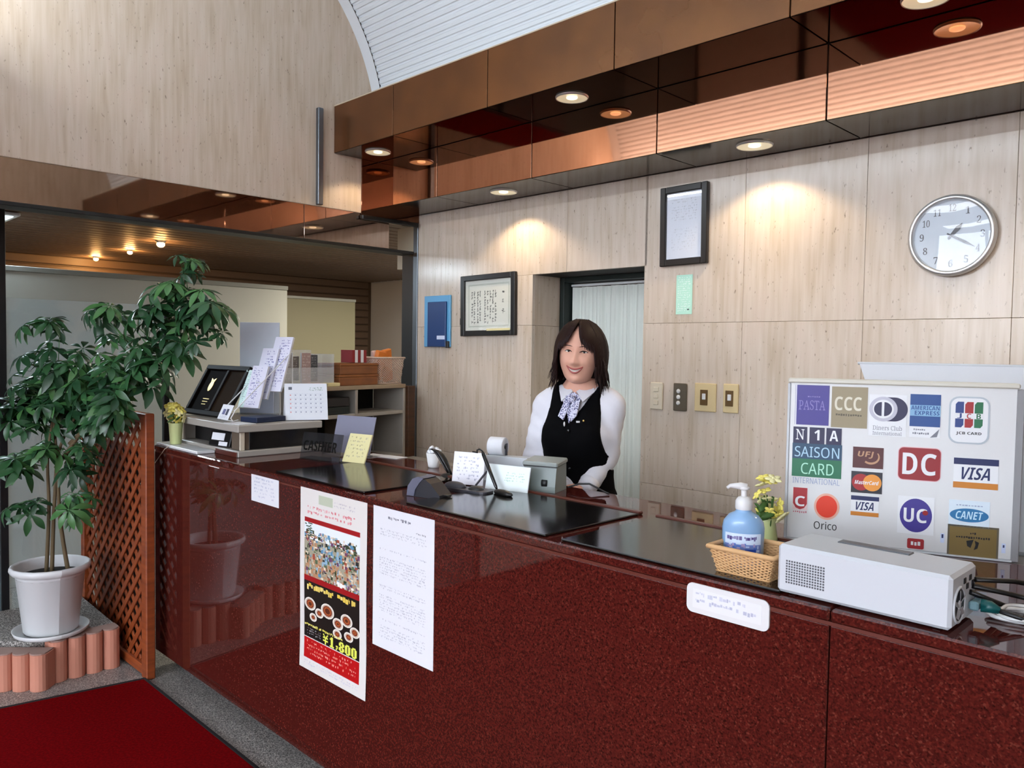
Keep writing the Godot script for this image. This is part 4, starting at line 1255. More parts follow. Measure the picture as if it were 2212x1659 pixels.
	for k in 5:
		part(rb, "stripe", MB.new().box(Vector3(-0.044 + 0.022 * k, 0.035, 0), Vector3(0.0215, 0.07, 0.09), 0.001), [mat("stripe_red", Color(0.52, 0.12, 0.14), 0.6), M.paper][k % 2])
	var bk := thing("wicker_basket", "whitewashed woven basket holding orange packets on the shelf unit's corner end", "basket", on.call(0.085, -0.12), th)
	weave(bk, Vector2(0.088, 0.075), Vector2(0.104, 0.09), 0.15, 10, mat("basket_white", Color(0.78, 0.70, 0.64), 0.7))
	for k in 3:
		solo("packet", ["orange packet at the left in the whitewashed basket", "orange packet at the right in the whitewashed basket", "pink packet sticking up in the whitewashed basket"][k], "packet", MB.new().box(Vector3(0, 0.09, 0), Vector3(0.07, 0.17 + 0.02 * (k % 2), 0.03), 0.006, Basis.from_euler(Vector3(0.1, 0, [-0.15, 0.2, 0.05][k]))), [mat("packet_orange", Color(0.85, 0.48, 0.16), 0.5), M.packet_orange, M.paper_pink][k], on.call([0.125, 0.035, 0.085][k], [-0.10, -0.12, -0.16][k]) + Vector3(0, 0.016, 0), th, "packets in the whitewashed basket")
	# cashier sign, note stand, clear stand, papers
	var cs := thing("cashier_sign", "smoked acrylic sign lettered CASHIER standing on the counter", "sign", Vector3(0.940, top, 1.238), deg_to_rad(13))
	part(cs, "plate", MB.new().box(Vector3(0, 0.058, 0), Vector3(0.225, 0.112, 0.006), 0.001, Basis(Vector3.RIGHT, -0.22)), M.smoked_acrylic)
	part(cs, "foot", MB.new().box(Vector3(0, 0.003, -0.02), Vector3(0.225, 0.006, 0.07), 0.001), M.smoked_acrylic)
	var qb := Basis(Vector3.RIGHT, -0.22)
	letters(cs, "CASHIER", Vector3(-0.005, 0.058, 0) + qb * Vector3(0, 0.0, 0.0034), 0.19, 0.042, M.black_gloss, "sansbold", 0.0, qb)
	var ys := thing("note_stand", "pale yellow handwritten note on a small stand beside the cashier sign", "note", Vector3.ZERO)
	ys.transform = lean(Vector3(1.105, top + 0.006, 1.195), 14, 24)
	im = sheet(110, 100, Color(0.84, 0.81, 0.60))
	scribble(im, Rect2i(12, 10, 84, 78), 13, Color(0.62, 0.58, 0.42), 0.55)
	face(0.118, 0.122, 0.006, print_mat("note_print", im), M.paper_cream, ys, "note_sheet", Transform3D())
	part(ys, "stand_foot", MB.new().box(Vector3(0, 0.001, -0.02), Vector3(0.124, 0.008, 0.07), 0.002, Basis(Vector3.RIGHT, deg_to_rad(24))), M.black)
	var cl := thing("document_holder", "grey translucent document holder leaning behind the cashier sign", "holder", Vector3.ZERO)
	cl.transform = lean(Vector3(0.89, top + 0.004, 1.075), 16, 15)
	part(cl, "sheet", MB.new().box(Vector3(0.01, 0.09, 0), Vector3(0.215, 0.165, 0.004), 0.001), mat("lavender_grey", Color(0.48, 0.48, 0.55), 0.4))
	part(cl, "foot", MB.new().box(Vector3(0, 0.003, -0.03), Vector3(0.25, 0.006, 0.08), 0.001, Basis(Vector3.RIGHT, deg_to_rad(15))), M.clear_acrylic)
	solo("paper_sheet", "white sheet of paper lying near the counter's inner edge behind the yellow note", "paper", MB.new().box(Vector3(0, 0.001, 0), Vector3(0.20, 0.002, 0.07)), M.paper, Vector3(1.0, top, 0.962), deg_to_rad(12))
	# sheets on the counter front
	var z := 1.5545
	im = sheet(128, 64)
	scribble(im, Rect2i(14, 8, 96, 48), 8, Color(0.66, 0.68, 0.76), 0.6)
	solo("notice", "small square white notice taped on the left of the counter front", "notice", card(0.211, 0.107), print_mat("small_notice", im), Vector3(1.061, 0.981, z))
	solo("poster", "tall restaurant poster with red bands, food photographs and a price", "poster", card(0.405, 0.645, 0.0008, 0.004), print_mat("poster_print", poster_print(), 0.4), Vector3(1.523, 0.714, z))
	im = sheet(256, 380)
	scribble(im, Rect2i(66, 24, 104, 12), 14, Color(0.36, 0.37, 0.42), 0.8)
	scribble(im, Rect2i(180, 48, 44, 8), 8, Color(0.45, 0.46, 0.5), 0.8)
	for r in [[60, 84], [112, 118], [136, 186], [210, 222], [236, 284], [300, 308], [318, 352]]:
		scribble(im, Rect2i(30, r[0], 196, r[1] - r[0]), 7, Color(0.62, 0.63, 0.68), 0.62)
	solo("notice", "long white printed notice taped right of the restaurant poster", "notice", card(0.299, 0.446), print_mat("long_notice", im), Vector3(1.908, 0.811, z))
	var lb := thing("label_plate", "white rounded plate with two lines of print stuck below the basket", "plate", Vector3(2.990, 1.006, z))
	part(lb, "plate", MB.new().prism(rr(0.186, 0.062, 0.014), 0.004), M.white_plastic)
	im = sheet(180, 50, Color(0.86, 0.87, 0.88))
	scribble(im, Rect2i(8, 6, 160, 38), 19, Color(0.66, 0.68, 0.76), 0.72)
	part(lb, "print", card(0.156, 0.040, 0.0004), print_mat("plate_print", im), Transform3D(Basis(), Vector3(0.0, 0.0, 0.0042)))


func poster_print() -> Image:
	var W := 512
	var H := 820
	var im := sheet(W, H, Color(0.86, 0.85, 0.83))
	im.fill_rect(Rect2i(150, 28, 110, 40), Color(0.72, 0.75, 0.66))
	scribble(im, Rect2i(270, 40, 160, 24), 14, Color(0.7, 0.68, 0.7), 0.7)
	scribble(im, Rect2i(60, 84, 380, 40), 22, Color(0.80, 0.42, 0.45), 0.7)
	im.fill_rect(Rect2i(36, 138, 428, 20), Color(0.60, 0.06, 0.09))
	# street scene: patches of colour
	im.fill_rect(Rect2i(36, 160, 428, 250), Color(0.62, 0.60, 0.52))
	im.fill_rect(Rect2i(36, 160, 428, 70), Color(0.88, 0.91, 0.94))
	var pal := [Color(0.20, 0.26, 0.16), Color(0.36, 0.42, 0.30), Color(0.70, 0.52, 0.38), Color(0.34, 0.55, 0.68), Color(0.55, 0.68, 0.76), Color(0.78, 0.72, 0.62), Color(0.42, 0.25, 0.38), Color(0.62, 0.30, 0.22), Color(0.86, 0.80, 0.70), Color(0.16, 0.17, 0.18)]
	for k in 620:
		var y := rng.randi_range(190, 398)
		var x := rng.randi_range(36, 448)
		var c: Color = pal[rng.randi() % 10]
		if x > 170 and x < 330 and y > 250 and y < 330 and rng.randf() < 0.5:
			c = pal[3 + rng.randi() % 2]
		if y > 300 and rng.randf() < 0.4:
			c = pal[2]
		im.fill_rect(Rect2i(x, y, mini(rng.randi_range(5, 22), 464 - x), mini(rng.randi_range(5, 18), 410 - y)), c)
	for k in 14:
		im.fill_rect(Rect2i(rng.randi_range(36, 90), 160 + k * 5, rng.randi_range(8, 40), 5), Color(0.24, 0.33, 0.24))
		im.fill_rect(Rect2i(rng.randi_range(300, 440), 205 + k * 2, rng.randi_range(8, 22), 6), Color(0.20, 0.24, 0.18))
	im.fill_rect(Rect2i(36, 396, 428, 24), Color(0.60, 0.05, 0.08))
	scribble(im, Rect2i(280, 372, 170, 36), 36, Color(0.95, 0.94, 0.94), 0.7)
	# food block
	im.fill_rect(Rect2i(36, 420, 428, 230), Color(0.07, 0.06, 0.05))
	scribble(im, Rect2i(60, 428, 380, 44), 44, Color(0.86, 0.74, 0.25), 0.85)
	for d in [[85, 520, 46], [160, 545, 34], [225, 520, 52], [305, 555, 40], [370, 525, 44], [430, 560, 36], [110, 575, 30], [385, 590, 34], [300, 600, 34]]:
		for r in 5:
			var rad: int = d[2] - r * 8
			if rad < 3:
				continue
			var c: Color = [Color(0.90, 0.88, 0.84), Color(0.76, 0.70, 0.62), Color(0.48, 0.18, 0.10), Color(0.66, 0.36, 0.18), Color(0.34, 0.14, 0.08)][(r + d[0]) % 5 if r > 0 else 0]
			for yy in range(-rad, rad, 2):
				var hw := int(sqrt(float(rad * rad - yy * yy)))
				var x0: int = maxi(36, d[0] - hw)
				var x1: int = mini(464, d[0] + hw)
				var y0: int = d[1] + int(yy * 0.62)
				im.fill_rect(Rect2i(x0, y0, maxi(1, x1 - x0), 2), c)
	scribble(im, Rect2i(40, 610, 300, 22), 20, Color(0.84, 0.80, 0.28), 0.9)
	im.fill_rect(Rect2i(36, 622, 428, 50), Color(0.05, 0.05, 0.05))
	scribble(im, Rect2i(60, 630, 110, 32), 11, Color(0.62, 0.62, 0.62), 0.6)
	stamp(im, "¥1,800", Rect2i(190, 626, 262, 44), Color(0.86, 0.88, 0.35))
	im.fill_rect(Rect2i(36, 676, 428, 92), Color(0.70, 0.05, 0.07))
	scribble(im, Rect2i(60, 686, 380, 70), 17, Color(0.90, 0.50, 0.42), 0.42)
	scribble(im, Rect2i(40, 778, 420, 24), 12, Color(0.72, 0.72, 0.78), 0.6)
	return im


func stamp(im: Image, s: String, r: Rect2i, col: Color) -> void:
	# figures drawn with a seven by five dot pattern, bold
	var f := {"¥": ["10001", "01010", "11111", "00100", "11111", "00100", "00100"], "1": ["00110", "01110", "00110", "00110", "00110", "00110", "01111"], "8": ["01110", "11011", "11011", "01110", "11011", "11011", "01110"], "0": ["01110", "11011", "11011", "11011", "11011", "11011", "01110"], ",": ["000", "000", "000", "000", "011", "001", "010"]}
	var total := 0
	for ch in s:
		total += f[ch][0].length() + 1
	var cw := float(r.size.x) / total
	var ch_h := float(r.size.y) / 7.0
	var x := float(r.position.x)
	for ch in s:
		for j in 7:
			for i in f[ch][j].length():
				if f[ch][j][i] == "1":
					im.fill_rect(Rect2i(int(x + i * cw), int(r.position.y + j * ch_h), int(cw + 1.5), int(ch_h + 1.5)), col)
		x += (f[ch][0].length() + 1) * cw


func weave(t: Node3D, lo: Vector2, hi: Vector2, h: float, n: int, m: Material) -> void:
	# woven tapering basket: lo, hi are half sizes at foot and rim
	var side := func(u: float, v: float, out: float) -> Vector3:
		# u 0..4 round the four sides, v 0..1 up
		var k := int(u) % 4
		var f := u - floorf(u)
		var hx := lerpf(lo.x, hi.x, v) + out
		var hz := lerpf(lo.y, hi.y, v) + out
		var cs := [Vector2(-hx, hz), Vector2(hx, hz), Vector2(hx, -hz), Vector2(-hx, -hz)]
		var p: Vector2 = cs[k].lerp(cs[(k + 1) % 4], f)
		return Vector3(p.x, 0.004 + v * (h - 0.004), p.y)
	var mb := MB.new().smooth()
	for lay in 2:
		for k in n * 4:
			var pts := []
			for i in 15:
				var v := i / 14.0
				var u := fposmod((float(k) / n) + (v * 1.1 if lay == 0 else -v * 1.1), 4.0)
				pts.append(side.call(u, v, 0.0016 * sin(i * PI + lay * PI)))
			mb.tube(pts, 0.0030, 5, false, 0.5)
	stuff(part(t, "woven_strands", mb, m))
	part(t, "lining", MB.new().span(Vector3(-lo.x * 0.97, 0.001, -lo.y * 0.97), Vector3(lo.x * 0.97, 0.006, lo.y * 0.97)), m)
	for e in [[1.0, 0.0055], [0.0, 0.004]]:
		var ring := []
		for i in 40:
			ring.append(side.call(i / 10.0, e[0], 0.001))
		part(t, "rim" if e[0] > 0 else "foot_rim", MB.new().smooth().tube(ring, e[1], 8, true), m)


func desk_middle() -> void:
	var top := 1.0505
	# grey wedge
	var w := thing("tape_dispenser", "grey wedge shaped tape dispenser between the two desk mats", "tape dispenser", Vector3(1.846, top, 1.405), deg_to_rad(12))
	var pg := PackedVector2Array([Vector2(-0.062, 0.0), Vector2(0.068, 0.0), Vector2(0.066, 0.012), Vector2(0.03, 0.046), Vector2(0.008, 0.058), Vector2(-0.018, 0.062), Vector2(-0.04, 0.054), Vector2(-0.058, 0.03)])
	part(w, "body", MB.new().prism(pg, 0.060, Transform3D(Basis(), Vector3(0, 0, -0.03))), mat("wedge_dark", Color(0.10, 0.115, 0.15), 0.35))
	var cap := PackedVector2Array([Vector2(-0.064, 0.001), Vector2(-0.060, 0.031), Vector2(-0.041, 0.056), Vector2(-0.018, 0.0645), Vector2(0.004, 0.061), Vector2(-0.012, 0.046), Vector2(-0.030, 0.022), Vector2(-0.034, 0.001)])
	part(w, "shell", MB.new().prism(cap, 0.066, Transform3D(Basis(), Vector3(0, 0, -0.033))), mat("wedge_light", Color(0.36, 0.37, 0.44), 0.3))
	part(w, "tape_lip", MB.new().box(Vector3(0.075, 0.012, 0), Vector3(0.02, 0.004, 0.024), 0.001), M.black)
	# paper cup with tissue
	var c := thing("paper_cup", "white paper cup stuffed with tissue near the corner of the counter", "cup", Vector3(1.378, top, 1.0))
	part(c, "cup", MB.new().smooth().lathe([Vector2(0, 0), Vector2(0.020, 0), Vector2(0.022, 0.004), Vector2(0.030, 0.058), Vector2(0.0285, 0.058), Vector2(0.020, 0.01), Vector2(0, 0.01)], 28), M.white_plastic)
	var tis := MB.new().smooth()
	for k in 7:
		tis.blob(Vector3(rng.randf_range(-0.014, 0.014), 0.06 + rng.randf() * 0.016, rng.randf_range(-0.014, 0.014)), Vector3(0.016, 0.014, 0.010), 8, Basis.from_euler(Vector3(rng.randf() * 3, rng.randf() * 3, 0)))
	part(c, "tissue", tis, M.paper)
	# black curved organiser with blades
	var bo := thing("pen_stand", "black curved pen stand leaning between paper cup and memo card", "pen stand", Vector3(1.60, top, 1.11))
	part(bo, "base", MB.new().smooth().lathe([Vector2(0, 0), Vector2(0.034, 0), Vector2(0.034, 0.006), Vector2(0.022, 0.012), Vector2(0, 0.013)], 24), M.black)
	for k in 2:
		var pts := []
		for i in 9:
			var u := i / 8.0
			pts.append(Vector3(0.015 - 0.085 * u - 0.03 * k, 0.010 + 0.085 * sin(u * PI * 0.55), -0.01 * k + 0.02 * u))
		part(bo, "blade", MB.new().smooth().tube(pts, [0.005, 0.009, 0.012, 0.014, 0.014, 0.013, 0.010, 0.007, 0.004], 8, false, 0.45), M.black)
	part(bo, "clip", MB.new().smooth().tube([Vector3(0.01, 0.01, 0), Vector3(0.045, 0.03, 0.0), Vector3(0.062, 0.05, 0.0)], 0.003, 6), M.black)
	# memo card on its stand with pens
	var im := sheet(110, 110, Color(0.92, 0.92, 0.95))
	scribble(im, Rect2i(14, 14, 78, 80), 12, Color(0.66, 0.66, 0.74), 0.5)
	var me := thing("memo_card", "white lined memo card leaning on the counter behind the pen tray", "memo card", Vector3.ZERO)
	me.transform = lean(Vector3(1.783, top + 0.004, 1.185), 22, 10)
	face(0.120, 0.112, 0.003, print_mat("memo_print", im), M.paper, me, "memo_sheet", Transform3D())
	part(me, "back_rest", MB.new().box(Vector3(0.0, 0.036, -0.026), Vector3(0.05, 0.085, 0.003), 0.001, Basis(Vector3.RIGHT, 0.5)), M.black)
	var pn := thing("pen", "thick black pen leaning across the cards from its holder", "pen", Vector3.ZERO)
	var pa := Vector3(1.950, top + 0.010, 1.202)
	var pb := Vector3(1.868, top + 0.127, 1.194)
	part(pn, "barrel", MB.new().smooth().tube([pa, pa.lerp(pb, 0.1), pa.lerp(pb, 0.55), pa.lerp(pb, 0.93), pb], [0.0025, 0.0055, 0.0065, 0.0065, 0.004], 12), M.black_gloss)
	part(pn, "clip", MB.new().smooth().tube([pb + Vector3(0, 0.002, 0), pb + Vector3(-0.012, 0.008, 0.002), pb + Vector3(-0.024, 0.004, 0.003), pb + Vector3(-0.022, -0.004, 0.003), pb + Vector3(-0.046, -0.004, 0.002)], 0.0028, 8), M.black)
	var pn2 := thing("pen", "slim grey pen leaning behind the memo card's right edge", "pen", Vector3.ZERO)
	part(pn2, "barrel", MB.new().smooth().tube([Vector3(1.868, top + 0.06, 1.172), Vector3(1.842, top + 0.012, 1.198), Vector3(1.838, top + 0.004, 1.2)], [0.0035, 0.0035, 0.001], 8), M.lead_grey)
	im = sheet(120, 90, Color(0.90, 0.94, 0.94))
	scribble(im, Rect2i(52, 24, 56, 40), 9, Color(0.66, 0.80, 0.74), 0.6)
	var m2 := thing("tent_card", "white folded card with faint green print leaning beside the memo card", "card", Vector3.ZERO)
	m2.transform = lean(Vector3(1.955, top + 0.004, 1.168), 14, 14)
	face(0.165, 0.085, 0.003, print_mat("tent_print", im), M.paper, m2, "card_sheet", Transform3D())
	part(m2, "back_rest", MB.new().box(Vector3(0.02, 0.028, -0.024), Vector3(0.06, 0.066, 0.003), 0.001, Basis(Vector3.RIGHT, 0.55)), M.paper)
	# pen tray
	var tr := thing("pen_tray", "dark grey pen tray lying in front of the memo card", "pen tray", Vector3(1.868, top, 1.262), deg_to_rad(10))
	part(tr, "tray", MB.new().prism(rr(0.19, 0.062, 0.02), 0.012, Transform3D(Basis(Vector3.RIGHT, -PI / 2), Vector3.ZERO)), M.lead_grey)
	part(tr, "hump", MB.new().smooth().blob(Vector3(-0.05, 0.012, 0), Vector3(0.045, 0.018, 0.024), 18), M.lead_grey)
	part(tr, "hump", MB.new().smooth().blob(Vector3(0.035, 0.010, -0.004), Vector3(0.03, 0.014, 0.022), 18), M.charcoal)
	solo("stapler", "small black stapler at the right end of the pen tray", "stapler", MB.new().smooth().blob(Vector3(0, 0.012, 0), Vector3(0.048, 0.0115, 0.016), 18), M.black, Vector3(2.008, top, 1.232), deg_to_rad(-8))
	# printing calculator with its roll
	var pc := thing("printing_calculator", "pale printing calculator with a paper roll behind the memo card", "calculator", Vector3(1.775, top, 0.975), deg_to_rad(22))
	part(pc, "body", MB.new().prism(PackedVector2Array([Vector2(-0.06, 0), Vector2(0.06, 0), Vector2(0.06, 0.05), Vector2(0.02, 0.085), Vector2(-0.06, 0.09)]), 0.17, Transform3D(Basis(Vector3.UP, PI / 2), Vector3(-0.075, 0, 0.0))), M.pc_white)
	part(pc, "paper_roll", MB.new().smooth().lathe([Vector2(0.010, -0.03), Vector2(0.032, -0.03), Vector2(0.034, -0.028), Vector2(0.034, 0.028), Vector2(0.032, 0.03), Vector2(0.010, 0.03)], 32, Transform3D(Basis(Vector3.BACK, PI / 2), Vector3(-0.045, 0.118, 0.0))), M.paper)
	part(pc, "roll_core", MB.new().smooth().tube([Vector3(-0.08, 0.118, 0), Vector3(-0.01, 0.118, 0)], 0.010, 12), M.charcoal)
	part(pc, "roll_arm", MB.new().box(Vector3(-0.0105, 0.105, 0), Vector3(0.003, 0.05, 0.016), 0.001).box(Vector3(-0.0795, 0.105, 0), Vector3(0.003, 0.05, 0.016), 0.001), M.lead_grey)
	part(pc, "display", MB.new().box(Vector3(0.03, 0.075, 0.045), Vector3(0.09, 0.004, 0.03), 0.001, Basis(Vector3.RIGHT, 0.7)), mat("display_grey", Color(0.40, 0.46, 0.46), 0.2))
	# card terminal
	var te := thing("card_terminal", "greenish grey card terminal standing in front of the receptionist", "terminal", Vector3(2.005, top, 1.035), deg_to_rad(20))
	var gg := mat("terminal_grey", Color(0.46, 0.50, 0.49), 0.4)
	part(te, "body", MB.new().prism(PackedVector2Array([Vector2(0.05, 0), Vector2(0.05, 0.02), Vector2(0.038, 0.082), Vector2(-0.05, 0.09), Vector2(-0.055, 0)]), 0.118, Transform3D(Basis(Vector3.UP, -PI / 2), Vector3(0.059, 0, 0)) ), gg)
	part(te, "lid", MB.new().box(Vector3(0, 0.095, -0.006), Vector3(0.126, 0.016, 0.10), 0.004, Basis(Vector3.RIGHT, 0.08)), mat("terminal_lid", Color(0.55, 0.58, 0.57), 0.4))
	part(te, "slot", MB.new().box(Vector3(0, 0.0845, 0.040), Vector3(0.12, 0.004, 0.006), 0.001), M.charcoal)
	part(te, "handset_cup", MB.new().smooth().tube([Vector3(0.01, 0.030, 0.046), Vector3(0.03, 0.030, 0.045)], 0.012, 14, false, 0.7, Vector3.BACK), M.charcoal)
	part(te, "side_hook", MB.new().smooth().tube([Vector3(-0.060, 0.055, 0.03), Vector3(-0.067, 0.04, 0.042), Vector3(-0.065, 0.02, 0.046), Vector3(-0.053, 0.012, 0.050)], 0.004, 8), M.charcoal)
	solo("cable", "dark grey cable running from the card terminal along the counter's inner edge", "cable", MB.new().smooth().tube([Vector3(2.072, top + 0.012, 0.99), Vector3(2.09, top + 0.022, 0.955), Vector3(2.12, top + 0.024, 0.935), Vector3(2.17, top + 0.012, 0.94), Vector3(2.21, top + 0.004, 0.945)], 0.0032, 8), M.charcoal)


func sticker(b: Node3D, called: String, u: float, v: float, pg: PackedVector2Array, m: Material, z := 0.0) -> MeshInstance3D:
	return part(b, called, MB.new().prism(pg, 0.0008, Transform3D(Basis(), Vector3(0, 0, 0))), m, Transform3D(Basis(), Vector3(u, v, 0.0005 + z)))


func rc(w: float, h: float) -> PackedVector2Array:
	return PackedVector2Array([Vector2(-w / 2, -h / 2), Vector2(w / 2, -h / 2), Vector2(w / 2, h / 2), Vector2(-w / 2, h / 2)])


func bit(s: Node3D, pg: PackedVector2Array, m: Material, x := 0.0, y := 0.0, z := 0.0009, called := "print") -> MeshInstance3D:
	return part(s, called, MB.new().prism(pg, 0.0004), m, Transform3D(Basis(), Vector3(x, y, z)))


func bars(s: Node3D, c: Vector2, w: float, h: float, n: int, m: Material, z := 0.0009) -> void:
	# small print too faint to read
	var mb := MB.new()
	for k in n:
		var x := c.x - w / 2 + (k + 0.5) * w / n
		mb.box(Vector3(x, c.y + h * rng.randf_range(-0.12, 0.12), z), Vector3(w / n * rng.randf_range(0.45, 0.85), h * rng.randf_range(0.55, 1.0), 0.0006))
	part(s, "print", mb, m)


func half(r: float, right: bool, n := 20) -> PackedVector2Array:
	var out := PackedVector2Array()
	for i in n + 1:
		var a := -PI / 2 + PI * i / n
		out.append(Vector2(cos(a) * r * (1.0 if right else -1.0), sin(a) * r))
	return out


func desk_right() -> void:
	var top := 1.0505
	# ---- sign board of accepted cards
	var b := thing("card_sign", "white sign board covered with colourful payment card stickers", "sign", Vector3(2.888, top, 1.087), deg_to_rad(21.5))
	var W := 0.491
	var H := 0.402
	part(b, "panel", MB.new().span(Vector3(0, 0.004, -0.035), Vector3(W, H, 0.0), 0.002), M.white_plastic)
	part(b, "top_cap", MB.new().span(Vector3(-0.006, H - 0.004, -0.04), Vector3(W + 0.004, H + 0.008, 0.006), 0.003), mat("cap_white", Color(0.80, 0.79, 0.74), 0.4))
	part(b, "side_rail", MB.new().span(Vector3(-0.006, 0, -0.04), Vector3(0.001, H - 0.005, 0.003), 0.002), M.pc_white)
	part(b, "side_rail", MB.new().span(Vector3(W - 0.002, 0, -0.04), Vector3(W + 0.014, H - 0.005, 0.003), 0.002), mat("rail_grey", Color(0.55, 0.55, 0.56), 0.4))
	part(b, "foot_strip", MB.new().span(Vector3(0, 0, -0.05), Vector3(W, 0.004, 0.008), 0.001), M.pc_white)
	var purple := mat("sticker_purple", Color(0.22, 0.17, 0.52), 0.4)
	var wht := mat("sticker_white", Color(0.88, 0.89, 0.90), 0.4)
	var khaki := mat("sticker_khaki", Color(0.57, 0.52, 0.40), 0.4)
	var khd := mat("khaki_dark", Color(0.34, 0.31, 0.24), 0.5)
	var navy := mat("sticker_navy", Color(0.07, 0.05, 0.24), 0.4)
	var blue := mat("sticker_blue", Color(0.02, 0.26, 0.52), 0.4)
	var pblue := mat("sticker_pale_blue", Color(0.48, 0.66, 0.80), 0.4)
	var red := mat("sticker_red", Color(0.62, 0.05, 0.10), 0.4)
	var crim := mat("sticker_crimson", Color(0.55, 0.03, 0.08), 0.4)
	var green := mat("sticker_green", Color(0.02, 0.40, 0.26), 0.4)
	var teal := mat("sticker_teal", Color(0.03, 0.24, 0.36), 0.4)
	var oran := mat("sticker_orange", Color(0.86, 0.20, 0.06), 0.4)
	var gold := mat("sticker_gold", Color(0.76, 0.47, 0.12), 0.4)
	var maroon := mat("sticker_maroon", Color(0.30, 0.06, 0.06), 0.4)
	var grey := mat("sticker_grey", Color(0.45, 0.46, 0.50), 0.4)
	var vnavy := mat("sticker_dark_blue", Color(0.05, 0.11, 0.32), 0.4)
	var Z := 0.0009
	var s: MeshInstance3D
	s = sticker(b, "sticker", 0.052, 0.3433, rc(0.0792, 0.0997), purple)
	letters(s, "PASTA", Vector3(0, 0.0, Z), 0.062, 0.024, mat("lilac", Color(0.50, 0.46, 0.72), 0.5), "serif")
	bars(s, Vector2(0.004, 0.021), 0.030, 0.003, 6, M.lilac)
	bit(s, rc(0.0025, 0.0997), wht, -0.0375, 0)
	s = sticker(b, "sticker", 0.1379, 0.3412, rc(0.0817, 0.1009), khaki)
	letters(s, "CCC", Vector3(-0.002, 0.008, Z - 0.0004), 0.064, 0.037, khd, "sansbold")
	letters(s, "CCC", Vector3(-0.003, 0.009, Z), 0.061, 0.034, mat("cream_print", Color(0.84, 0.82, 0.74), 0.5), "sansbold")
	bars(s, Vector2(-0.001, -0.019), 0.060, 0.006, 11, khd)
	s = sticker(b, "sticker", 0.2235, 0.3250, rc(0.082, 0.100), wht)
	bit(s, half(0.029, true), navy, 0.014, 0.0155)
	bit(s, rc(0.018, 0.058), navy, 0.006, 0.0155)
	bit(s, disc(0.031, 0.030), mat("ring_silver", Color(0.72, 0.72, 0.77), 0.4), -0.010, 0.0155, Z + 0.0003)
	bit(s, disc(0.023, 0.0225), wht, -0.010, 0.0155, Z + 0.0006)
	bit(s, half(0.017, true), navy, -0.008, 0.0155, Z + 0.0009)
	bit(s, half(0.017, false), navy, -0.0135, 0.0155, Z + 0.0009)
	letters(s, "Diners Club", Vector3(0.0, -0.030, Z), 0.064, 0.011, grey, "serif")
	letters(s, "International", Vector3(0.0, -0.043, Z), 0.064, 0.009, grey, "serif")
	s = sticker(b, "sticker", 0.3036, 0.3280, rc(0.0647, 0.1030), wht)
	bit(s, rc(0.0646, 0.0769), blue, 0, 0.0128)
	bit(s, rc(0.0646, 0.026), pblue, 0, 0.0125, Z + 0.0004)
	letters(s, "AMERICAN", Vector3(0, 0.0190, Z + 0.0008), 0.060, 0.0095, blue, "sansbold")
	letters(s, "EXPRESS", Vector3(0.004, 0.0070, Z + 0.0008), 0.052, 0.0095, blue, "sansbold")
	bars(s, Vector2(-0.011, -0.033), 0.026, 0.004, 6, grey)
	bars(s, Vector2(-0.008, -0.042), 0.036, 0.005, 8, grey)
	bit(s, PackedVector2Array([Vector2(0.012, -0.051), Vector2(0.031, -0.030), Vector2(0.0265, -0.049)]), grey, 0, 0, Z)
	s = sticker(b, "sticker", 0.3951, 0.3219, rr(0.0832, 0.1105, 0.02), mat("sticker_mist", Color(0.68, 0.72, 0.75), 0.4))
	bit(s, rr(0.076, 0.103, 0.018), wht, 0, 0, Z)
	var cols := [mat("jb", Color(0.10, 0.22, 0.48), 0.4), mat("jr", Color(0.62, 0.10, 0.12), 0.4), mat("jg", Color(0.05, 0.40, 0.24), 0.4)]
	for k in 3:
		var pgk := PackedVector2Array([Vector2(-0.0085, -0.030), Vector2(0.004, -0.030), Vector2(0.0085, -0.024), Vector2(0.0085, 0.030), Vector2(-0.004, 0.030), Vector2(-0.0085, 0.024)])
		bit(s, pgk, cols[k], -0.020 + 0.0195 * k, 0.013, Z + 0.0004)
		bit(s, rc(0.0172, 0.013), [wht, wht, wht][k], -0.020 + 0.0195 * k, 0.010, Z + 0.0007)
		letters(s, "JCB"[k], Vector3(-0.020 + 0.0195 * k, 0.010, Z + 0.0011), 0.009, 0.012, cols[k], "sansbold")
	letters(s, "JCB CARD", Vector3(0, -0.031, Z + 0.0004), 0.052, 0.008, M.ink, "sansbold")
	for k in 3:
		s = sticker(b, "sticker", [0.0263, 0.0657, 0.1049][k], 0.2668, rc([0.0328, 0.035, 0.0352][k], 0.042), navy)
		letters(s, "N1A"[k], Vector3(0, 0.002, Z), 0.020 if k != 1 else 0.012, 0.026, wht, "serif" if k < 1 else "sansbold")
	s = sticker(b, "sticker", 0.0667, 0.2047, rc(0.1155, 0.0840), green)
	bit(s, rc(0.1155, 0.0385), teal, 0, 0.0227)
	letters(s, "SAISON", Vector3(0, 0.021, Z + 0.0005), 0.104, 0.026, mat("sky_print", Color(0.66, 0.80, 0.88), 0.5))
	letters(s, "CARD", Vector3(0.002, -0.021, Z), 0.076, 0.028, mat("mint_print", Color(0.66, 0.88, 0.78), 0.5))
	letters(b, "INTERNATIONAL", Vector3(0.0665, 0.1528, 0.0008), 0.110, 0.014, mat("haze_print", Color(0.58, 0.63, 0.74), 0.5))
	s = sticker(b, "sticker", 0.1836, 0.2199, rc(0.0681, 0.0515), maroon)
	letters(s, "UFJ", Vector3(-0.006, 0.007, Z), 0.034, 0.017, mat("tan_print", Color(0.72, 0.55, 0.42), 0.5), "sansbold", 0.2)
	var arc := PackedVector2Array()
	for i in 15:
		var a := -2.3 + 2.9 * i / 14.0
		arc.append(Vector2(0.006 + cos(a) * 0.020, 0.002 + sin(a) * 0.018))
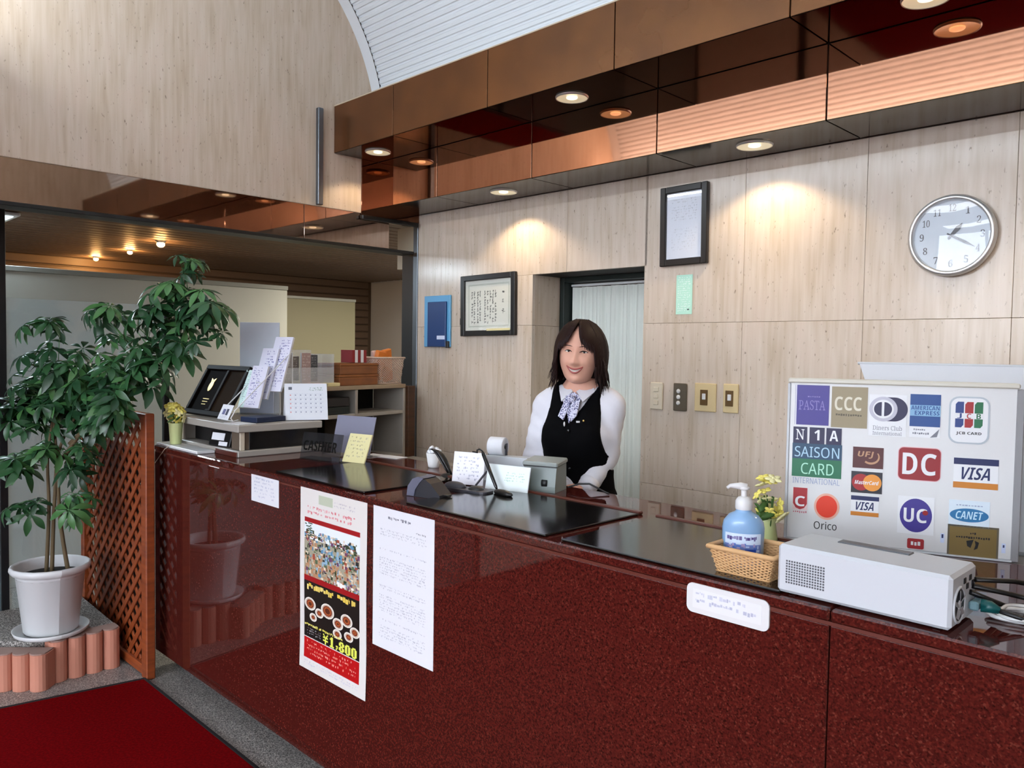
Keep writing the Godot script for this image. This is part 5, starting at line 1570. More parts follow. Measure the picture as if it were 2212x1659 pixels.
	for i in 15:
		var a := 0.6 - 2.9 * i / 14.0
		arc.append(Vector2(0.006 + cos(a) * 0.0165, 0.0035 + sin(a) * 0.0145))
	bit(s, arc, M.tan_print)
	s = sticker(b, "sticker", 0.1822, 0.1592, rc(0.0695, 0.0525), mat("sticker_dark", Color(0.09, 0.08, 0.13), 0.4))
	bit(s, disc(0.0205), mat("mc_red", Color(0.62, 0.06, 0.08), 0.4), -0.0125, 0.0, Z)
	bit(s, disc(0.0205), mat("mc_orange", Color(0.88, 0.56, 0.18), 0.4), 0.0125, 0.0, Z + 0.0003)
	letters(s, "MasterCard", Vector3(0, 0, Z + 0.0007), 0.052, 0.010, wht, "sansbold", 0.2)
	for e in [[0.1799, 0.1006, 0.0627, 0.0498], [0.4129, 0.1981, 0.091, 0.0715]]:
		s = sticker(b, "sticker", e[0], e[1], rc(e[2], e[3]), wht)
		bit(s, rc(e[2], e[3] * 0.21), vnavy, 0, e[3] * 0.39)
		bit(s, rc(e[2], e[3] * 0.20), gold, 0, -e[3] * 0.39)
		letters(s, "VISA", Vector3(0, 0, Z), e[2] * 0.70, e[3] * 0.40, vnavy, "sansbold", 0.22)
	s = sticker(b, "sticker", 0.2953, 0.2124, rr(0.092, 0.080, 0.012), mat("sticker_pink", Color(0.85, 0.66, 0.68), 0.4))
	bit(s, rr(0.089, 0.0766, 0.011), crim, 0, 0, Z)
	letters(s, "DC", Vector3(0, 0, Z + 0.0004), 0.072, 0.052, wht, "sansbold")
	bit(s, PackedVector2Array([Vector2(0, -0.014), Vector2(0.014, 0), Vector2(0, 0.014)]), crim, 0.019, 0.0, Z + 0.0008)
	s = sticker(b, "sticker", 0.0307, 0.1061, rc(0.0351, 0.0565), mat("pale_pink", Color(0.88, 0.78, 0.78), 0.4))
	bit(s, PackedVector2Array([Vector2(-0.0165, 0.028), Vector2(-0.0165, -0.012), Vector2(-0.010, -0.023), Vector2(0, -0.027), Vector2(0.010, -0.023), Vector2(0.0165, -0.012), Vector2(0.0165, 0.028)]), red, 0, 0)
	letters(s, "C", Vector3(0, -0.006, Z + 0.0004), 0.023, 0.026, wht, "sansbold")
	bars(b, Vector2(0.0307, 0.0730), 0.034, 0.006, 7, mat("rose_print", Color(0.76, 0.46, 0.50), 0.5))
	s = sticker(b, "sticker", 0.0934, 0.0915, disc(0.0295, 0.0330), mat("peach", Color(0.88, 0.66, 0.58), 0.4))
	bit(s, disc(0.0245, 0.0275), oran, 0, 0)
	letters(b, "Orico", Vector3(0.0914, 0.0433, 0.0008), 0.053, 0.0195, M.ink)
	s = sticker(b, "sticker", 0.2918, 0.0887, rc(0.078, 0.090), wht)
	bit(s, disc(0.0345, 0.0405), purple, 0, 0)
	letters(s, "UC", Vector3(-0.001, 0.0, Z + 0.0004), 0.050, 0.034, wht, "sansbold")
	bit(s, disc(0.006), crim, 0.020, 0.008, Z + 0.0008)
	s = sticker(b, "sticker", 0.4027, 0.1036, rc(0.0834, 0.061), mat("sticker_ice", Color(0.82, 0.88, 0.92), 0.4))
	bit(s, disc(0.0397, 0.016), mat("canet_blue", Color(0.10, 0.42, 0.62), 0.4), 0, -0.004)
	letters(s, "CANET", Vector3(0, -0.004, Z + 0.0004), 0.054, 0.018, mat("ice_print", Color(0.74, 0.88, 0.94), 0.5), "sansbold", 0.15)
	bars(s, Vector2(0, 0.019), 0.056, 0.003, 9, M.haze_print)
	s = sticker(b, "sticker", 0.4122, 0.0256 + 0.012, rc(0.1041, 0.0759), khd)
	bit(s, rc(0.096, 0.067), mat("plate_gold", Color(0.46, 0.38, 0.20), 0.35, 0.3), 0, 0)
	bars(s, Vector2(0, 0.020), 0.013, 0.006, 3, M.ink, 0.0013)
	bars(s, Vector2(0, 0.0105), 0.070, 0.0055, 14, M.ink, 0.0013)
	bit(s, PackedVector2Array([Vector2(-0.013, 0.002), Vector2(0.002, 0.006), Vector2(-0.004, -0.014), Vector2(-0.011, -0.010)]), M.ink, 0, 0, Z + 0.0004)
	bit(s, PackedVector2Array([Vector2(0.004, 0.004), Vector2(0.013, 0.0), Vector2(0.010, -0.014), Vector2(0.003, -0.018), Vector2(0.006, -0.006)]), M.ink, 0, 0, Z + 0.0004)
	s = sticker(b, "sticker", 0.2935, 0.0165 + 0.004, rr(0.0359, 0.0245, 0.004), mat("badge_red", Color(0.62, 0.16, 0.18), 0.4))
	bars(s, Vector2(0, 0), 0.022, 0.013, 3, wht)
	for e in [[0.3497, 0.0405], [0.4745, 0.030]]:
		s = sticker(b, "sticker", e[0], e[1], rc(0.008, 0.022), M.paper_blue)
		bars(s, Vector2(0, 0.004), 0.005, 0.009, 1, vnavy)
	# ---- small white computer
	var pc := thing("mini_computer", "small white computer case lying flat in front of the sign board", "computer", Vector3(3.241, top, 1.4645))
	var w2 := 0.156
	part(pc, "case", MB.new().span(Vector3(-w2, 0.004, -0.0705), Vector3(w2, 0.098, 0.0705), 0.006), M.pc_white)
	var slots := MB.new()
	for i in 15:
		for j in 9:
			slots.box(Vector3(-w2 + 0.020 + i * 0.0052, 0.026 + j * 0.0052, 0.0706), Vector3(0.0033, 0.0033, 0.0008))
	stuff(part(pc, "vent_holes", slots, mat("vent_grey", Color(0.30, 0.31, 0.33), 0.6)))
	part(pc, "top_groove", MB.new().box(Vector3(-0.012, 0.0985, -0.040), Vector3(0.135, 0.004, 0.026), 0.0015), mat("groove_grey", Color(0.33, 0.34, 0.36), 0.4))
	part(pc, "fan_ring", MB.new().smooth().tube(ring(Vector3(w2 + 0.0005, 0.042, 0.030), 0.030, 32), 0.0026, 8, true), M.pc_white)
	var fan := MB.new()
	fan.prism(disc(0.029), 0.001, Transform3D(Basis(Vector3.UP, PI / 2), Vector3(w2 + 0.0002, 0.042, 0.030)))
	part(pc, "fan_opening", fan, mat("fan_dark", Color(0.05, 0.06, 0.09), 0.5))
	for k in 5:
		part(pc, "fan_blade", MB.new().box(Vector3(0, 0.017, 0), Vector3(0.0012, 0.017, 0.012), 0.0004, Basis(Vector3.UP, 0.4)), M.rail_grey, Transform3D(Basis(Vector3.RIGHT, TAU * k / 5.0), Vector3(w2 + 0.0018, 0.042, 0.030)))
	part(pc, "fan_hub", MB.new().smooth().blob(Vector3(w2 + 0.001, 0.042, 0.030), Vector3(0.002, 0.009, 0.009), 16), M.pc_white)
	for k in 4:
		part(pc, "port", MB.new().box(Vector3(w2 + 0.0005, 0.078 - 0.012 * (k % 2), 0.0 - 0.016 * k), Vector3(0.002, 0.010, 0.012), 0.0005), M.fan_dark)
	for p in [Vector3(-0.13, 0, -0.05), Vector3(0.13, 0, -0.05), Vector3(-0.13, 0, 0.05), Vector3(0.13, 0, 0.05)]:
		part(pc, "rubber_foot", MB.new().box(p + Vector3(0, 0.002, 0), Vector3(0.014, 0.004, 0.014), 0.001), M.black)
	# ---- basket and sanitizer
	var bk := thing("wicker_basket", "small square tan woven basket at the counter edge", "basket", Vector3(2.990, top, 1.445), 0.0)
	weave(bk, Vector2(0.058, 0.052), Vector2(0.073, 0.064), 0.058, 8, mat("basket_tan", Color(0.80, 0.64, 0.45), 0.65))
	var bt := thing("sanitizer_bottle", "pale blue pump bottle of hand sanitizer standing in the tan basket", "bottle", Vector3(2.951, top + 0.007, 1.425), deg_to_rad(28))
	var blu := mat("bottle_blue", Color(0.50, 0.66, 0.82), 0.15)
	blu.clearcoat_enabled = true
	var body := []
	for e in [[0.0, 0.040], [0.004, 0.0435], [0.085, 0.0445], [0.098, 0.042], [0.112, 0.031], [0.118, 0.019], [0.122, 0.0165], [0.130, 0.0160]]:
		var row := []
		for i in 37:
			var a := TAU * i / 36.0
			row.append(Vector3(cos(a) * e[1], e[0], -sin(a) * e[1] * lerpf(0.72, 1.0, smoothstep(0.085, 0.12, e[0]))))
		body.append(row)
	part(bt, "body", MB.new().smooth().grid(body), blu)
	part(bt, "collar", MB.new().smooth().lathe([Vector2(0.0175, 0.124), Vector2(0.0185, 0.127), Vector2(0.0185, 0.142), Vector2(0.013, 0.150), Vector2(0.0075, 0.152), Vector2(0, 0.152)], 24), M.white_plastic)
	part(bt, "pump", MB.new().smooth().tube([Vector3(0, 0.150, 0), Vector3(0, 0.165, 0)], 0.0065, 12).tube([Vector3(0.006, 0.172, 0), Vector3(-0.008, 0.174, 0), Vector3(-0.030, 0.173, 0), Vector3(-0.036, 0.168, 0)], [0.008, 0.008, 0.0045, 0.0035], 12).blob(Vector3(0, 0.170, 0), Vector3(0.012, 0.006, 0.010), 14), M.white_plastic)
	var im := sheet(140, 90, Color(0.78, 0.84, 0.92))
	im.fill_rect(Rect2i(0, 34, 140, 56), Color(0.42, 0.52, 0.78))
	for k in 60:
		im.fill_rect(Rect2i(rng.randi_range(0, 128), rng.randi_range(30, 82), rng.randi_range(5, 14), rng.randi_range(4, 10)), [Color(0.30, 0.46, 0.80), Color(0.66, 0.60, 0.78), Color(0.16, 0.30, 0.66), Color(0.72, 0.80, 0.92)][rng.randi() % 4])
	im.fill_rect(Rect2i(78, 48, 40, 40), Color(0.10, 0.30, 0.70))
	scribble(im, Rect2i(10, 8, 110, 22), 22, Color(0.22, 0.18, 0.42), 0.8)
	var lab := []
	for j in 2:
		var row := []
		for i in 13:
			var a := -PI / 2 - 0.95 + 1.9 * i / 12.0
			row.append(Vector3(cos(a) * 0.0452, 0.014 + 0.062 * j, -sin(a) * 0.0452 * 0.725))
		lab.append(row)
	part(bt, "label", MB.new().smooth().grid(lab), print_mat("bottle_label", im, 0.3))
	# ---- flowers by the sign
	var v := thing("flower_vase", "small vase of yellow flowers behind the sanitizer bottle", "vase", Vector3(2.868, top, 1.150))
	part(v, "cup", MB.new().smooth().lathe([Vector2(0, 0), Vector2(0.024, 0), Vector2(0.026, 0.004), Vector2(0.020, 0.05), Vector2(0.024, 0.062), Vector2(0.021, 0.062), Vector2(0.017, 0.04), Vector2(0, 0.04)], 24), M.cup_green)
	flowers(v, Vector3(0.012, 0.118, 0.012), Vector3(0.030, 0.048, 0.026), 18, 0.018)
	# ---- printer on a back cabinet
	var cb := thing("back_cabinet", "staff cabinet behind the counter under the printer", "cabinet", Vector3(3.25, 0, 0.66))
	part(cb, "body", MB.new().span(Vector3(-0.50, 0, -0.22), Vector3(0.50, 1.02, 0.22), 0.003), M.laminate)
	part(cb, "top_board", MB.new().span(Vector3(-0.51, 1.02, -0.23), Vector3(0.51, 1.045, 0.23), 0.003), M.laminate)
	for x in [-0.25, 0.25]:
		var d := part(cb, "door", MB.new().span(Vector3(x - 0.24, 0.05, 0.221), Vector3(x + 0.24, 1.0, 0.238), 0.003), M.cream_plastic)
		part(d, "handle", MB.new().smooth().tube([Vector3(x - 0.18 * signf(x), 0.6, 0.245), Vector3(x - 0.18 * signf(x), 0.7, 0.245)], 0.005, 8), M.silver)
	var pr := thing("printer", "white printer with a sloping paper tray behind the sign board", "printer", Vector3(3.15, 1.0455, 0.68), deg_to_rad(12))
	part(pr, "body", MB.new().span(Vector3(-0.23, 0, -0.17), Vector3(0.23, 0.34, 0.17), 0.012), M.pc_white)
	var tray := MB.new()
	tray.prism(PackedVector2Array([Vector2(-0.20, 0.0), Vector2(0.215, 0.0), Vector2(0.245, 0.115), Vector2(-0.245, 0.115)]), 0.006, Transform3D(Basis(Vector3.RIGHT, -0.45), Vector3(0, 0.345, 0.0)))
	part(pr, "paper_tray", tray, mat("tray_white", Color(0.80, 0.81, 0.83), 0.4))
	part(pr, "tray_rim", MB.new().box(Vector3(0, 0.117, 0.003), Vector3(0.50, 0.007, 0.010), 0.002), M.pc_white, Transform3D(Basis(Vector3.RIGHT, -0.45), Vector3(0, 0.345, 0.0)))
	for k in 3:
		part(pr, "tray_rib", MB.new().box(Vector3(0.165 + 0.018 * k, 0.050 + 0.004 * k, 0.008), Vector3(0.004, 0.085 - 0.012 * k, 0.004), 0.001, Basis(Vector3.BACK, -0.55)), M.grey_plastic, Transform3D(Basis(Vector3.RIGHT, -0.45), Vector3(0, 0.345, 0.0)))
	# ---- cables
	var coil := []
	for i in 120:
		var a := i * 0.165
		var r := 0.048 + 0.010 * sin(i * 0.37)
		coil.append(Vector3(cos(a) * r * 1.25, 0.006 + 0.004 * (i / 38) + 0.003 * sin(a * 2.0), sin(a) * r * 0.75))
	solo("cable_coil", "coil of white cable lying at the counter's right end", "cable", MB.new().smooth().tube(coil, 0.0034, 7), M.white_plastic, Vector3(3.478, top, 1.352), 0.5)
	var dark := [["lowest black cable behind the white computer", 0.006, 0.0], ["middle black cable behind the white computer", 0.022, 0.03], ["topmost black cable behind the white computer", 0.040, -0.02]]
	for k in 3:
		var e = dark[k]
		solo("cable", e[0], "cable", MB.new().smooth().tube([Vector3(3.399, 1.05 + 0.05 + e[1] * 0.5, 1.435 - 0.014 * k), Vector3(3.43, 1.056 + e[1], 1.33 - 0.03 * k), Vector3(3.48, 1.0555 + e[1] * 0.9, 1.27 + e[2]), Vector3(3.56, 1.0555 + e[1] * 0.6, 1.25 + e[2] * 1.5), Vector3(3.70, 1.0555 + e[1] * 0.3, 1.28)], 0.0048, 8), M.black, Vector3.ZERO, 0.0, "black cables behind the computer")
	var pg := thing("monitor_plug", "teal monitor plug on a grey cable in the computer's side", "plug", Vector3(3.3985, top + 0.030, 1.425))
	part(pg, "hood", MB.new().box(Vector3(0.008, 0, 0), Vector3(0.016, 0.016, 0.036), 0.003), mat("plug_grey", Color(0.42, 0.55, 0.58), 0.4))
	part(pg, "shell", MB.new().smooth().tube([Vector3(0.016, 0, 0), Vector3(0.03, 0, -0.002), Vector3(0.044, -0.004, -0.004)], [0.012, 0.011, 0.006], 12), mat("plug_teal", Color(0.03, 0.30, 0.30), 0.4))
	part(pg, "lead", MB.new().smooth().tube([Vector3(0.042, -0.004, -0.004), Vector3(0.08, -0.018, -0.03), Vector3(0.14, -0.022, -0.07), Vector3(0.24, -0.022, -0.09)], 0.0045, 8), M.charcoal)
	for k in 2:
		solo("cable", ["left one of two white cables hanging beside the sign board", "right one of two white cables hanging beside the sign board"][k], "cable", MB.new().smooth().tube([Vector3(3.385 + 0.045 * k, 1.40 - 0.09 * k, 0.875), Vector3(3.395 + 0.035 * k, 1.28, 0.92), Vector3(3.405 + 0.04 * k, 1.16, 0.98), Vector3(3.415 + 0.035 * k, 1.085, 1.08), Vector3(3.49 + 0.03 * k, 1.056, 1.14)], 0.0034, 8), M.white_plastic)


func ring(c: Vector3, r: float, n: int) -> Array:
	var out := []
	for i in n:
		out.append(c + Vector3(0, sin(TAU * i / n) * r, cos(TAU * i / n) * r))
	return out


func cap(p: Vector3, a: Vector3, b: Vector3, ra: float, rb: float) -> float:
	var ab := b - a
	var t := clampf((p - a).dot(ab) / ab.length_squared(), 0.0, 1.0)
	return (p - a - ab * t).length() - lerpf(ra, rb, t)


func smin(a: float, b: float, k: float) -> float:
	var h := maxf(k - absf(a - b), 0.0) / k
	return minf(a, b) - h * h * k * 0.25


func nets(f: Callable, lo: Vector3, hi: Vector3, h: float, mb: MB) -> void:
	# surface nets over the field f; only blocks near the surface are visited
	var n := Vector3i(((hi - lo) / h).ceil()) + Vector3i.ONE * 2
	var B := 6
	var nb := Vector3i(ceili(float(n.x) / B), ceili(float(n.y) / B), ceili(float(n.z) / B))
	n = nb * B + Vector3i.ONE
	var val := PackedFloat32Array()
	val.resize(n.x * n.y * n.z)
	val.fill(9.0)
	var sx := 1
	var sy := n.x
	var sz := n.x * n.y
	var blocks := []
	for bz in nb.z:
		for by in nb.y:
			for bx in nb.x:
				var c := lo + Vector3(bx + 0.5, by + 0.5, bz + 0.5) * (B * h)
				if absf(f.call(c)) < B * h * 1.35:
					blocks.append(Vector3i(bx, by, bz))
	for b in blocks:
		for k in B + 1:
			for j in B + 1:
				for i in B + 1:
					var x: int = b.x * B + i
					var y: int = b.y * B + j
					var z: int = b.z * B + k
					var at := x + y * sy + z * sz
					if val[at] == 9.0:
						val[at] = f.call(lo + Vector3(x, y, z) * h)
	var vert := {}
	for b in blocks:
		for k in B:
			for j in B:
				for i in B:
					var x: int = b.x * B + i
					var y: int = b.y * B + j
					var z: int = b.z * B + k
					var o := x + y * sy + z * sz
					var v := [val[o], val[o + sx], val[o + sy], val[o + sx + sy], val[o + sz], val[o + sx + sz], val[o + sy + sz], val[o + sx + sy + sz]]
					var neg := 0
					for e in 8:
						if v[e] < 0.0:
							neg += 1
					if neg == 0 or neg == 8:
						continue
					var sum := Vector3.ZERO
					var cnt := 0
					for e in [[0, 1], [2, 3], [4, 5], [6, 7], [0, 2], [1, 3], [4, 6], [5, 7], [0, 4], [1, 5], [2, 6], [3, 7]]:
						var va: float = v[e[0]]
						var vb: float = v[e[1]]
						if (va < 0.0) != (vb < 0.0):
							var t := va / (va - vb)
							var pa := Vector3(e[0] & 1, (e[0] >> 1) & 1, e[0] >> 2)
							var pb := Vector3(e[1] & 1, (e[1] >> 1) & 1, e[1] >> 2)
							sum += pa.lerp(pb, t)
							cnt += 1
					vert[o] = lo + (Vector3(x, y, z) + sum / cnt) * h
	for o in vert:
		var ax := [[sx, sy, sz], [sy, sz, sx], [sz, sx, sy]]
		for a in ax:
			var v0 := val[o]
			var v1 := val[o + a[0]]
			if (v0 < 0.0) == (v1 < 0.0):
				continue
			var q := [o, o - a[1], o - a[1] - a[2], o - a[2]]
			var ok := true
			for e in q:
				if not vert.has(e):
					ok = false
			if not ok:
				continue
			if v0 < 0.0:
				mb.quad(vert[q[0]], vert[q[1]], vert[q[2]], vert[q[3]])
			else:
				mb.quad(vert[q[3]], vert[q[2]], vert[q[1]], vert[q[0]])


func gs(x: float, s: float) -> float:
	return exp(-x * x / (2.0 * s * s))


func bumps(x: float, y: float) -> float:
	var z := 0.0
	z += 0.0165 * gs(x, 0.0085) * gs(y + 0.026, 0.0095)          # nose tip
	z += 0.0085 * gs(x, 0.007) * gs(y + 0.006, 0.016)            # bridge
	z += 0.0060 * (gs(x - 0.012, 0.006) + gs(x + 0.012, 0.006)) * gs(y + 0.029, 0.006)
	z -= 0.0085 * (gs(x - 0.029, 0.014) + gs(x + 0.029, 0.014)) * gs(y - 0.013, 0.010)
	z += 0.0030 * gs(x, 0.045) * gs(y - 0.034, 0.010)
	z += 0.0065 * (gs(x - 0.036, 0.016) + gs(x + 0.036, 0.015)) * gs(y + 0.026, 0.015)
	z -= 0.0020 * (gs(x - 0.030, 0.006) + gs(x + 0.027, 0.005)) * gs(y + 0.045, 0.012)
	z += 0.0040 * gs(x, 0.024) * gs(y + 0.053, 0.014)
	z -= 0.0030 * gs(x, 0.016) * gs(y + 0.074, 0.006)
	z += 0.026 * gs(x, 0.026) * gs(y + 0.100, 0.020)             # chin
	return z


func head_pt(d: Vector3) -> Vector3:
	var y := d.y * (0.110 if d.y > 0.0 else 0.108)
	var w := 0.0755 * (1.0 + 0.16 * smoothstep(0.55, 1.0, -d.y) - 0.05 * smoothstep(0.2, 0.9, d.y))
	var x := d.x * w
	var z := d.z * 0.098
	if d.z > 0.0:
		z = 0.088 * pow(d.z, 0.80) + bumps(x, y) * smoothstep(0.0, 0.35, d.z)
	# jaw recedes towards the back
	if d.y < -0.45 and d.z < 0.2:
		z *= lerpf(1.0, 0.55, smoothstep(0.45, 0.95, -d.y))
	return Vector3(x, y, z)


func fz(x: float, y: float) -> float:
	var dy := y / (0.110 if y > 0.0 else 0.108)
	var dx := x / (0.0755 * (1.0 + 0.16 * smoothstep(0.55, 1.0, -dy) - 0.05 * smoothstep(0.2, 0.9, dy)))
	var dz := sqrt(maxf(0.0, 1.0 - dx * dx - dy * dy))
	return 0.088 * pow(dz, 0.80) + bumps(x, y) * smoothstep(0.0, 0.35, dz)


func lock(mb: MB, pts: Array, out: Array, wid: Array, thick: float) -> void:
	# a flattened tapering strand; out holds the surface direction at each point
	var rings := []
	var n := pts.size()
	for i in n:
		var d: Vector3 = (pts[mini(i + 1, n - 1)] - pts[maxi(i - 1, 0)]).normalized()
		var s: Vector3 = d.cross(out[i]).normalized()
		var o := s.cross(d)
		var r := []
		for k in 6:
			var t := TAU * k / 6.0
			r.append(pts[i] + s * cos(t) * wid[i] + o * sin(t) * thick * clampf(wid[i] / wid[1], 0.25, 1.0))
		rings.append(r)
	for i in n - 1:
		for k in 6:
			var k2 := (k + 1) % 6
			mb.quad(rings[i][k], rings[i + 1][k], rings[i + 1][k2], rings[i][k2])


func plate(mb: MB, pts: Array, thick: float) -> void:
	var n: Vector3 = (pts[1] - pts[0]).cross(pts[2] - pts[0]).normalized() * thick
	var b := []
	for p in pts:
		b.append(p - n)
	for i in range(1, pts.size() - 1):
		mb.tri_uv(pts[0], pts[i], pts[i + 1], Vector2(pts[0].x, pts[0].y), Vector2(pts[i].x, pts[i].y), Vector2(pts[i + 1].x, pts[i + 1].y))
		mb.tri(b[0], b[i + 1], b[i])
	for i in pts.size():
		var k := (i + 1) % pts.size()
		mb.quad(pts[k], pts[i], b[i], b[k])


func person() -> void:
	var t := thing("person", "smiling woman in black vest and white blouse with patterned scarf behind the counter", "person", Vector3(1.915, 0, 0.745), deg_to_rad(21))
	var skin := mat("skin", Color(0.845, 0.645, 0.56), 0.5, 0.0, 0.35)
	skin.subsurf_scatter_enabled = true
	skin.subsurf_scatter_strength = 0.06
	var shR := Vector3(-0.141, 1.312, -0.005)
	var elR := Vector3(-0.190, 1.105, -0.015)
	var wrR := Vector3(-0.025, 1.030, 0.105)
	var shL := Vector3(0.119, 1.318, -0.012)
	var elL := Vector3(0.100, 1.140, -0.012)
	var wrL := Vector3(0.062, 1.034, 0.092)
	var zs := 1.0 / 0.70
	var torso := func(p: Vector3) -> float:
		var q := Vector3(p.x, p.y, p.z * zs)
		var d := cap(q, Vector3(0, 0.93, -0.01), Vector3(0, 1.06, 0), 0.138, 0.098)
		d = smin(d, cap(q, Vector3(0, 1.06, 0), Vector3(0, 1.20, 0.008), 0.098, 0.116), 0.05)
		d = smin(d, cap(q, Vector3(0, 1.20, 0.008), Vector3(-0.004, 1.30, -0.01), 0.116, 0.098), 0.05)
		d = smin(d, cap(q, Vector3(-0.110, 1.332, -0.02), Vector3(0.095, 1.335, -0.025), 0.040, 0.040), 0.07)
		d = smin(d * 0.75, minf(cap(p, Vector3(-0.056, 1.215, 0.055), Vector3(-0.05, 1.23, 0.05), 0.048, 0.04), cap(p, Vector3(0.050, 1.215, 0.055), Vector3(0.046, 1.23, 0.05), 0.048, 0.04)), 0.05)
		return d
	# body: one surface with head and hands
	var bodyf := func(p: Vector3) -> float:
		var d: float = torso.call(p)
		d = smin(d, cap(p, Vector3(-0.003, 1.34, -0.012), Vector3(0.004, 1.43, 0.010), 0.050, 0.046), 0.05)
		d = smin(d, cap(p, shR, elR, 0.040, 0.034), 0.03)
		d = smin(d, cap(p, elR, wrR, 0.034, 0.023), 0.02)
		d = smin(d, cap(p, shL, elL, 0.040, 0.034), 0.03)
		d = smin(d, cap(p, elL, wrL, 0.034, 0.023), 0.02)
		for s in [-1.0, 1.0]:
			d = smin(d, cap(p, Vector3(0.075 * s, 0.90, 0), Vector3(0.070 * s, 0.48, 0.01), 0.080, 0.052), 0.04)
			d = smin(d, cap(p, Vector3(0.070 * s, 0.48, 0.01), Vector3(0.068 * s, 0.07, -0.01), 0.052, 0.032), 0.03)
		return d
	var mb := MB.new().smooth()
	nets(bodyf, Vector3(-0.26, 0.02, -0.16), Vector3(0.22, 1.44, 0.17), 0.013, mb)
	var H := Transform3D(Basis.from_euler(Vector3(deg_to_rad(2), deg_to_rad(5), deg_to_rad(-4))), Vector3(0.008, 1.508, 0.028))
	var rows := []
	for i in 81:
		var el := -PI / 2 + PI * i / 80.0
		var row := []
		for j in 121:
			var a := TAU * j / 120.0
			a = a - 0.45 * sin(a)      # more points on the face
			row.append(H * head_pt(Vector3(-sin(-a) * cos(el), sin(el), cos(a) * cos(el))))
		rows.append(row)
	mb.grid(rows)
	for s in [-1.0, 1.0]:
		mb.blob(H * Vector3(0.073 * s, -0.008, -0.004), Vector3(0.007, 0.026, 0.015), 14, H.basis)
	# hands folded: palms and fingers
	var handf := func(p: Vector3) -> float:
		var d := 1.0
		for h in [[wrR, Vector3(0.012, 1.006, 0.128), 1.0], [wrL, Vector3(0.030, 1.012, 0.122), -1.0]]:
			var w: Vector3 = h[0]
			var c: Vector3 = h[1]
			var s: float = h[2]
			var fwd := Vector3(s * 0.9, -0.25, 0.25).normalized()
			var dn := Vector3(0, -0.75, 0.35 if s > 0 else -0.1).normalized()
			d = smin(d, cap(p, w, c, 0.022, 0.020), 0.012)
			d = smin(d, cap(p, c + dn * 0.012, c - dn * 0.014 + fwd * 0.012, 0.017, 0.016), 0.012)
			for k in 4:
				var r0 := c + fwd * 0.018 + dn * (0.021 - 0.0145 * k) + Vector3(0, 0, 0.012 if s > 0 else -0.004)
				var l := [0.024, 0.030, 0.028, 0.022][k] as float
				var r1: Vector3 = r0 + fwd * l + Vector3(0, -0.004, 0.006 * s)
				var r2: Vector3 = r1 + (fwd * 0.5 + Vector3(0, -0.3, -0.6 * s)).normalized() * l * 0.8
				d = smin(d, minf(cap(p, r0, r1, 0.0085, 0.0078), cap(p, r1, r2, 0.0078, 0.0065)), 0.004)
			var th := c - dn * 0.018 + fwd * 0.004
			d = smin(d, minf(cap(p, c, th + Vector3(0, 0.012, 0.008), 0.011, 0.009), cap(p, th + Vector3(0, 0.012, 0.008), th + fwd * 0.03 + Vector3(0, 0.014, 0.010), 0.009, 0.0075)), 0.006)
		return d
	nets(handf, Vector3(-0.08, 0.94, 0.05), Vector3(0.12, 1.07, 0.20), 0.0042, mb)
	part(t, "body", mb, skin)
	# face parts
	var white := mat("eye_white", Color(0.85, 0.83, 0.80), 0.3)
	var dark := mat("eye_dark", Color(0.025, 0.015, 0.012), 0.25)
	var hairm := mat("hair_brown", Color(0.115, 0.042, 0.036), 0.55, 0.0, 0.3)
	for s in [-1.0, 1.0]:
		var ex: float = 0.0285 * s
		var e := Vector3(ex, 0.012, fz(ex, 0.012) - 0.001)
		var eye := part(t, "eye", MB.new().smooth().blob(e, Vector3(0.0120, 0.0036, 0.004), 18), white, H)
		part(eye, "iris", MB.new().smooth().blob(e + Vector3(0.001, 0, 0.0018), Vector3(0.0054, 0.0036, 0.0028), 16), dark)
		var lash := []
		var brow := []
		for i in 9:
			var u := -1.0 + i / 4.0
			var x := ex + u * 0.0145
			lash.append(Vector3(x, 0.0158 - 0.0050 * u * u, fz(x, 0.0158 - 0.0050 * u * u) + 0.0022))
			var bx: float = ex + u * 0.018 + 0.002 * s
			var by: float = 0.033 - 0.0030 * u * u
			brow.append(Vector3(bx, by, fz(bx, by) + 0.001))
		part(eye, "lash", MB.new().smooth().tube(lash, [0.0008, 0.0015, 0.0019, 0.0021, 0.0021, 0.0021, 0.0019, 0.0015, 0.0008], 6), dark)
		part(t, "eyebrow", MB.new().smooth().tube(brow, [0.0008, 0.0018, 0.0024, 0.0026, 0.0026, 0.0024, 0.002, 0.0014, 0.0006], 6, false, 0.6), hairm, H)
	var up := []
	var lowl := []
	var tr := [[], []]
	for i in 13:
		var u := -1.0 + i / 6.0
		var x := u * 0.0300
		var yu := -0.0500 + 0.0105 * u * u
		var yl := -0.0635 + 0.0235 * u * u
		up.append(Vector3(x, yu, fz(x, yu) + 0.0018))
		lowl.append(Vector3(x, yl, fz(x, yl) + 0.0018))
		tr[0].append(Vector3(x * 0.96, yl + 0.0015, fz(x, yl) + 0.0012))
		tr[1].append(Vector3(x * 0.96, yu - 0.0010, fz(x, yu) + 0.0016))
	var lipw := []
	for i in 13:
		lipw.append(0.0012 + 0.0022 * sin(PI * i / 12.0))
	var lips := mat("lips", Color(0.62, 0.30, 0.28), 0.35)
	part(t, "lips", MB.new().smooth().tube(up, lipw, 8).tube(lowl, lipw, 8), lips, H)
	part(t, "teeth", MB.new().smooth().grid(tr), mat("teeth", Color(0.88, 0.86, 0.82), 0.25), H)
	# hair
	var hb := MB.new().smooth()
	var crows := []
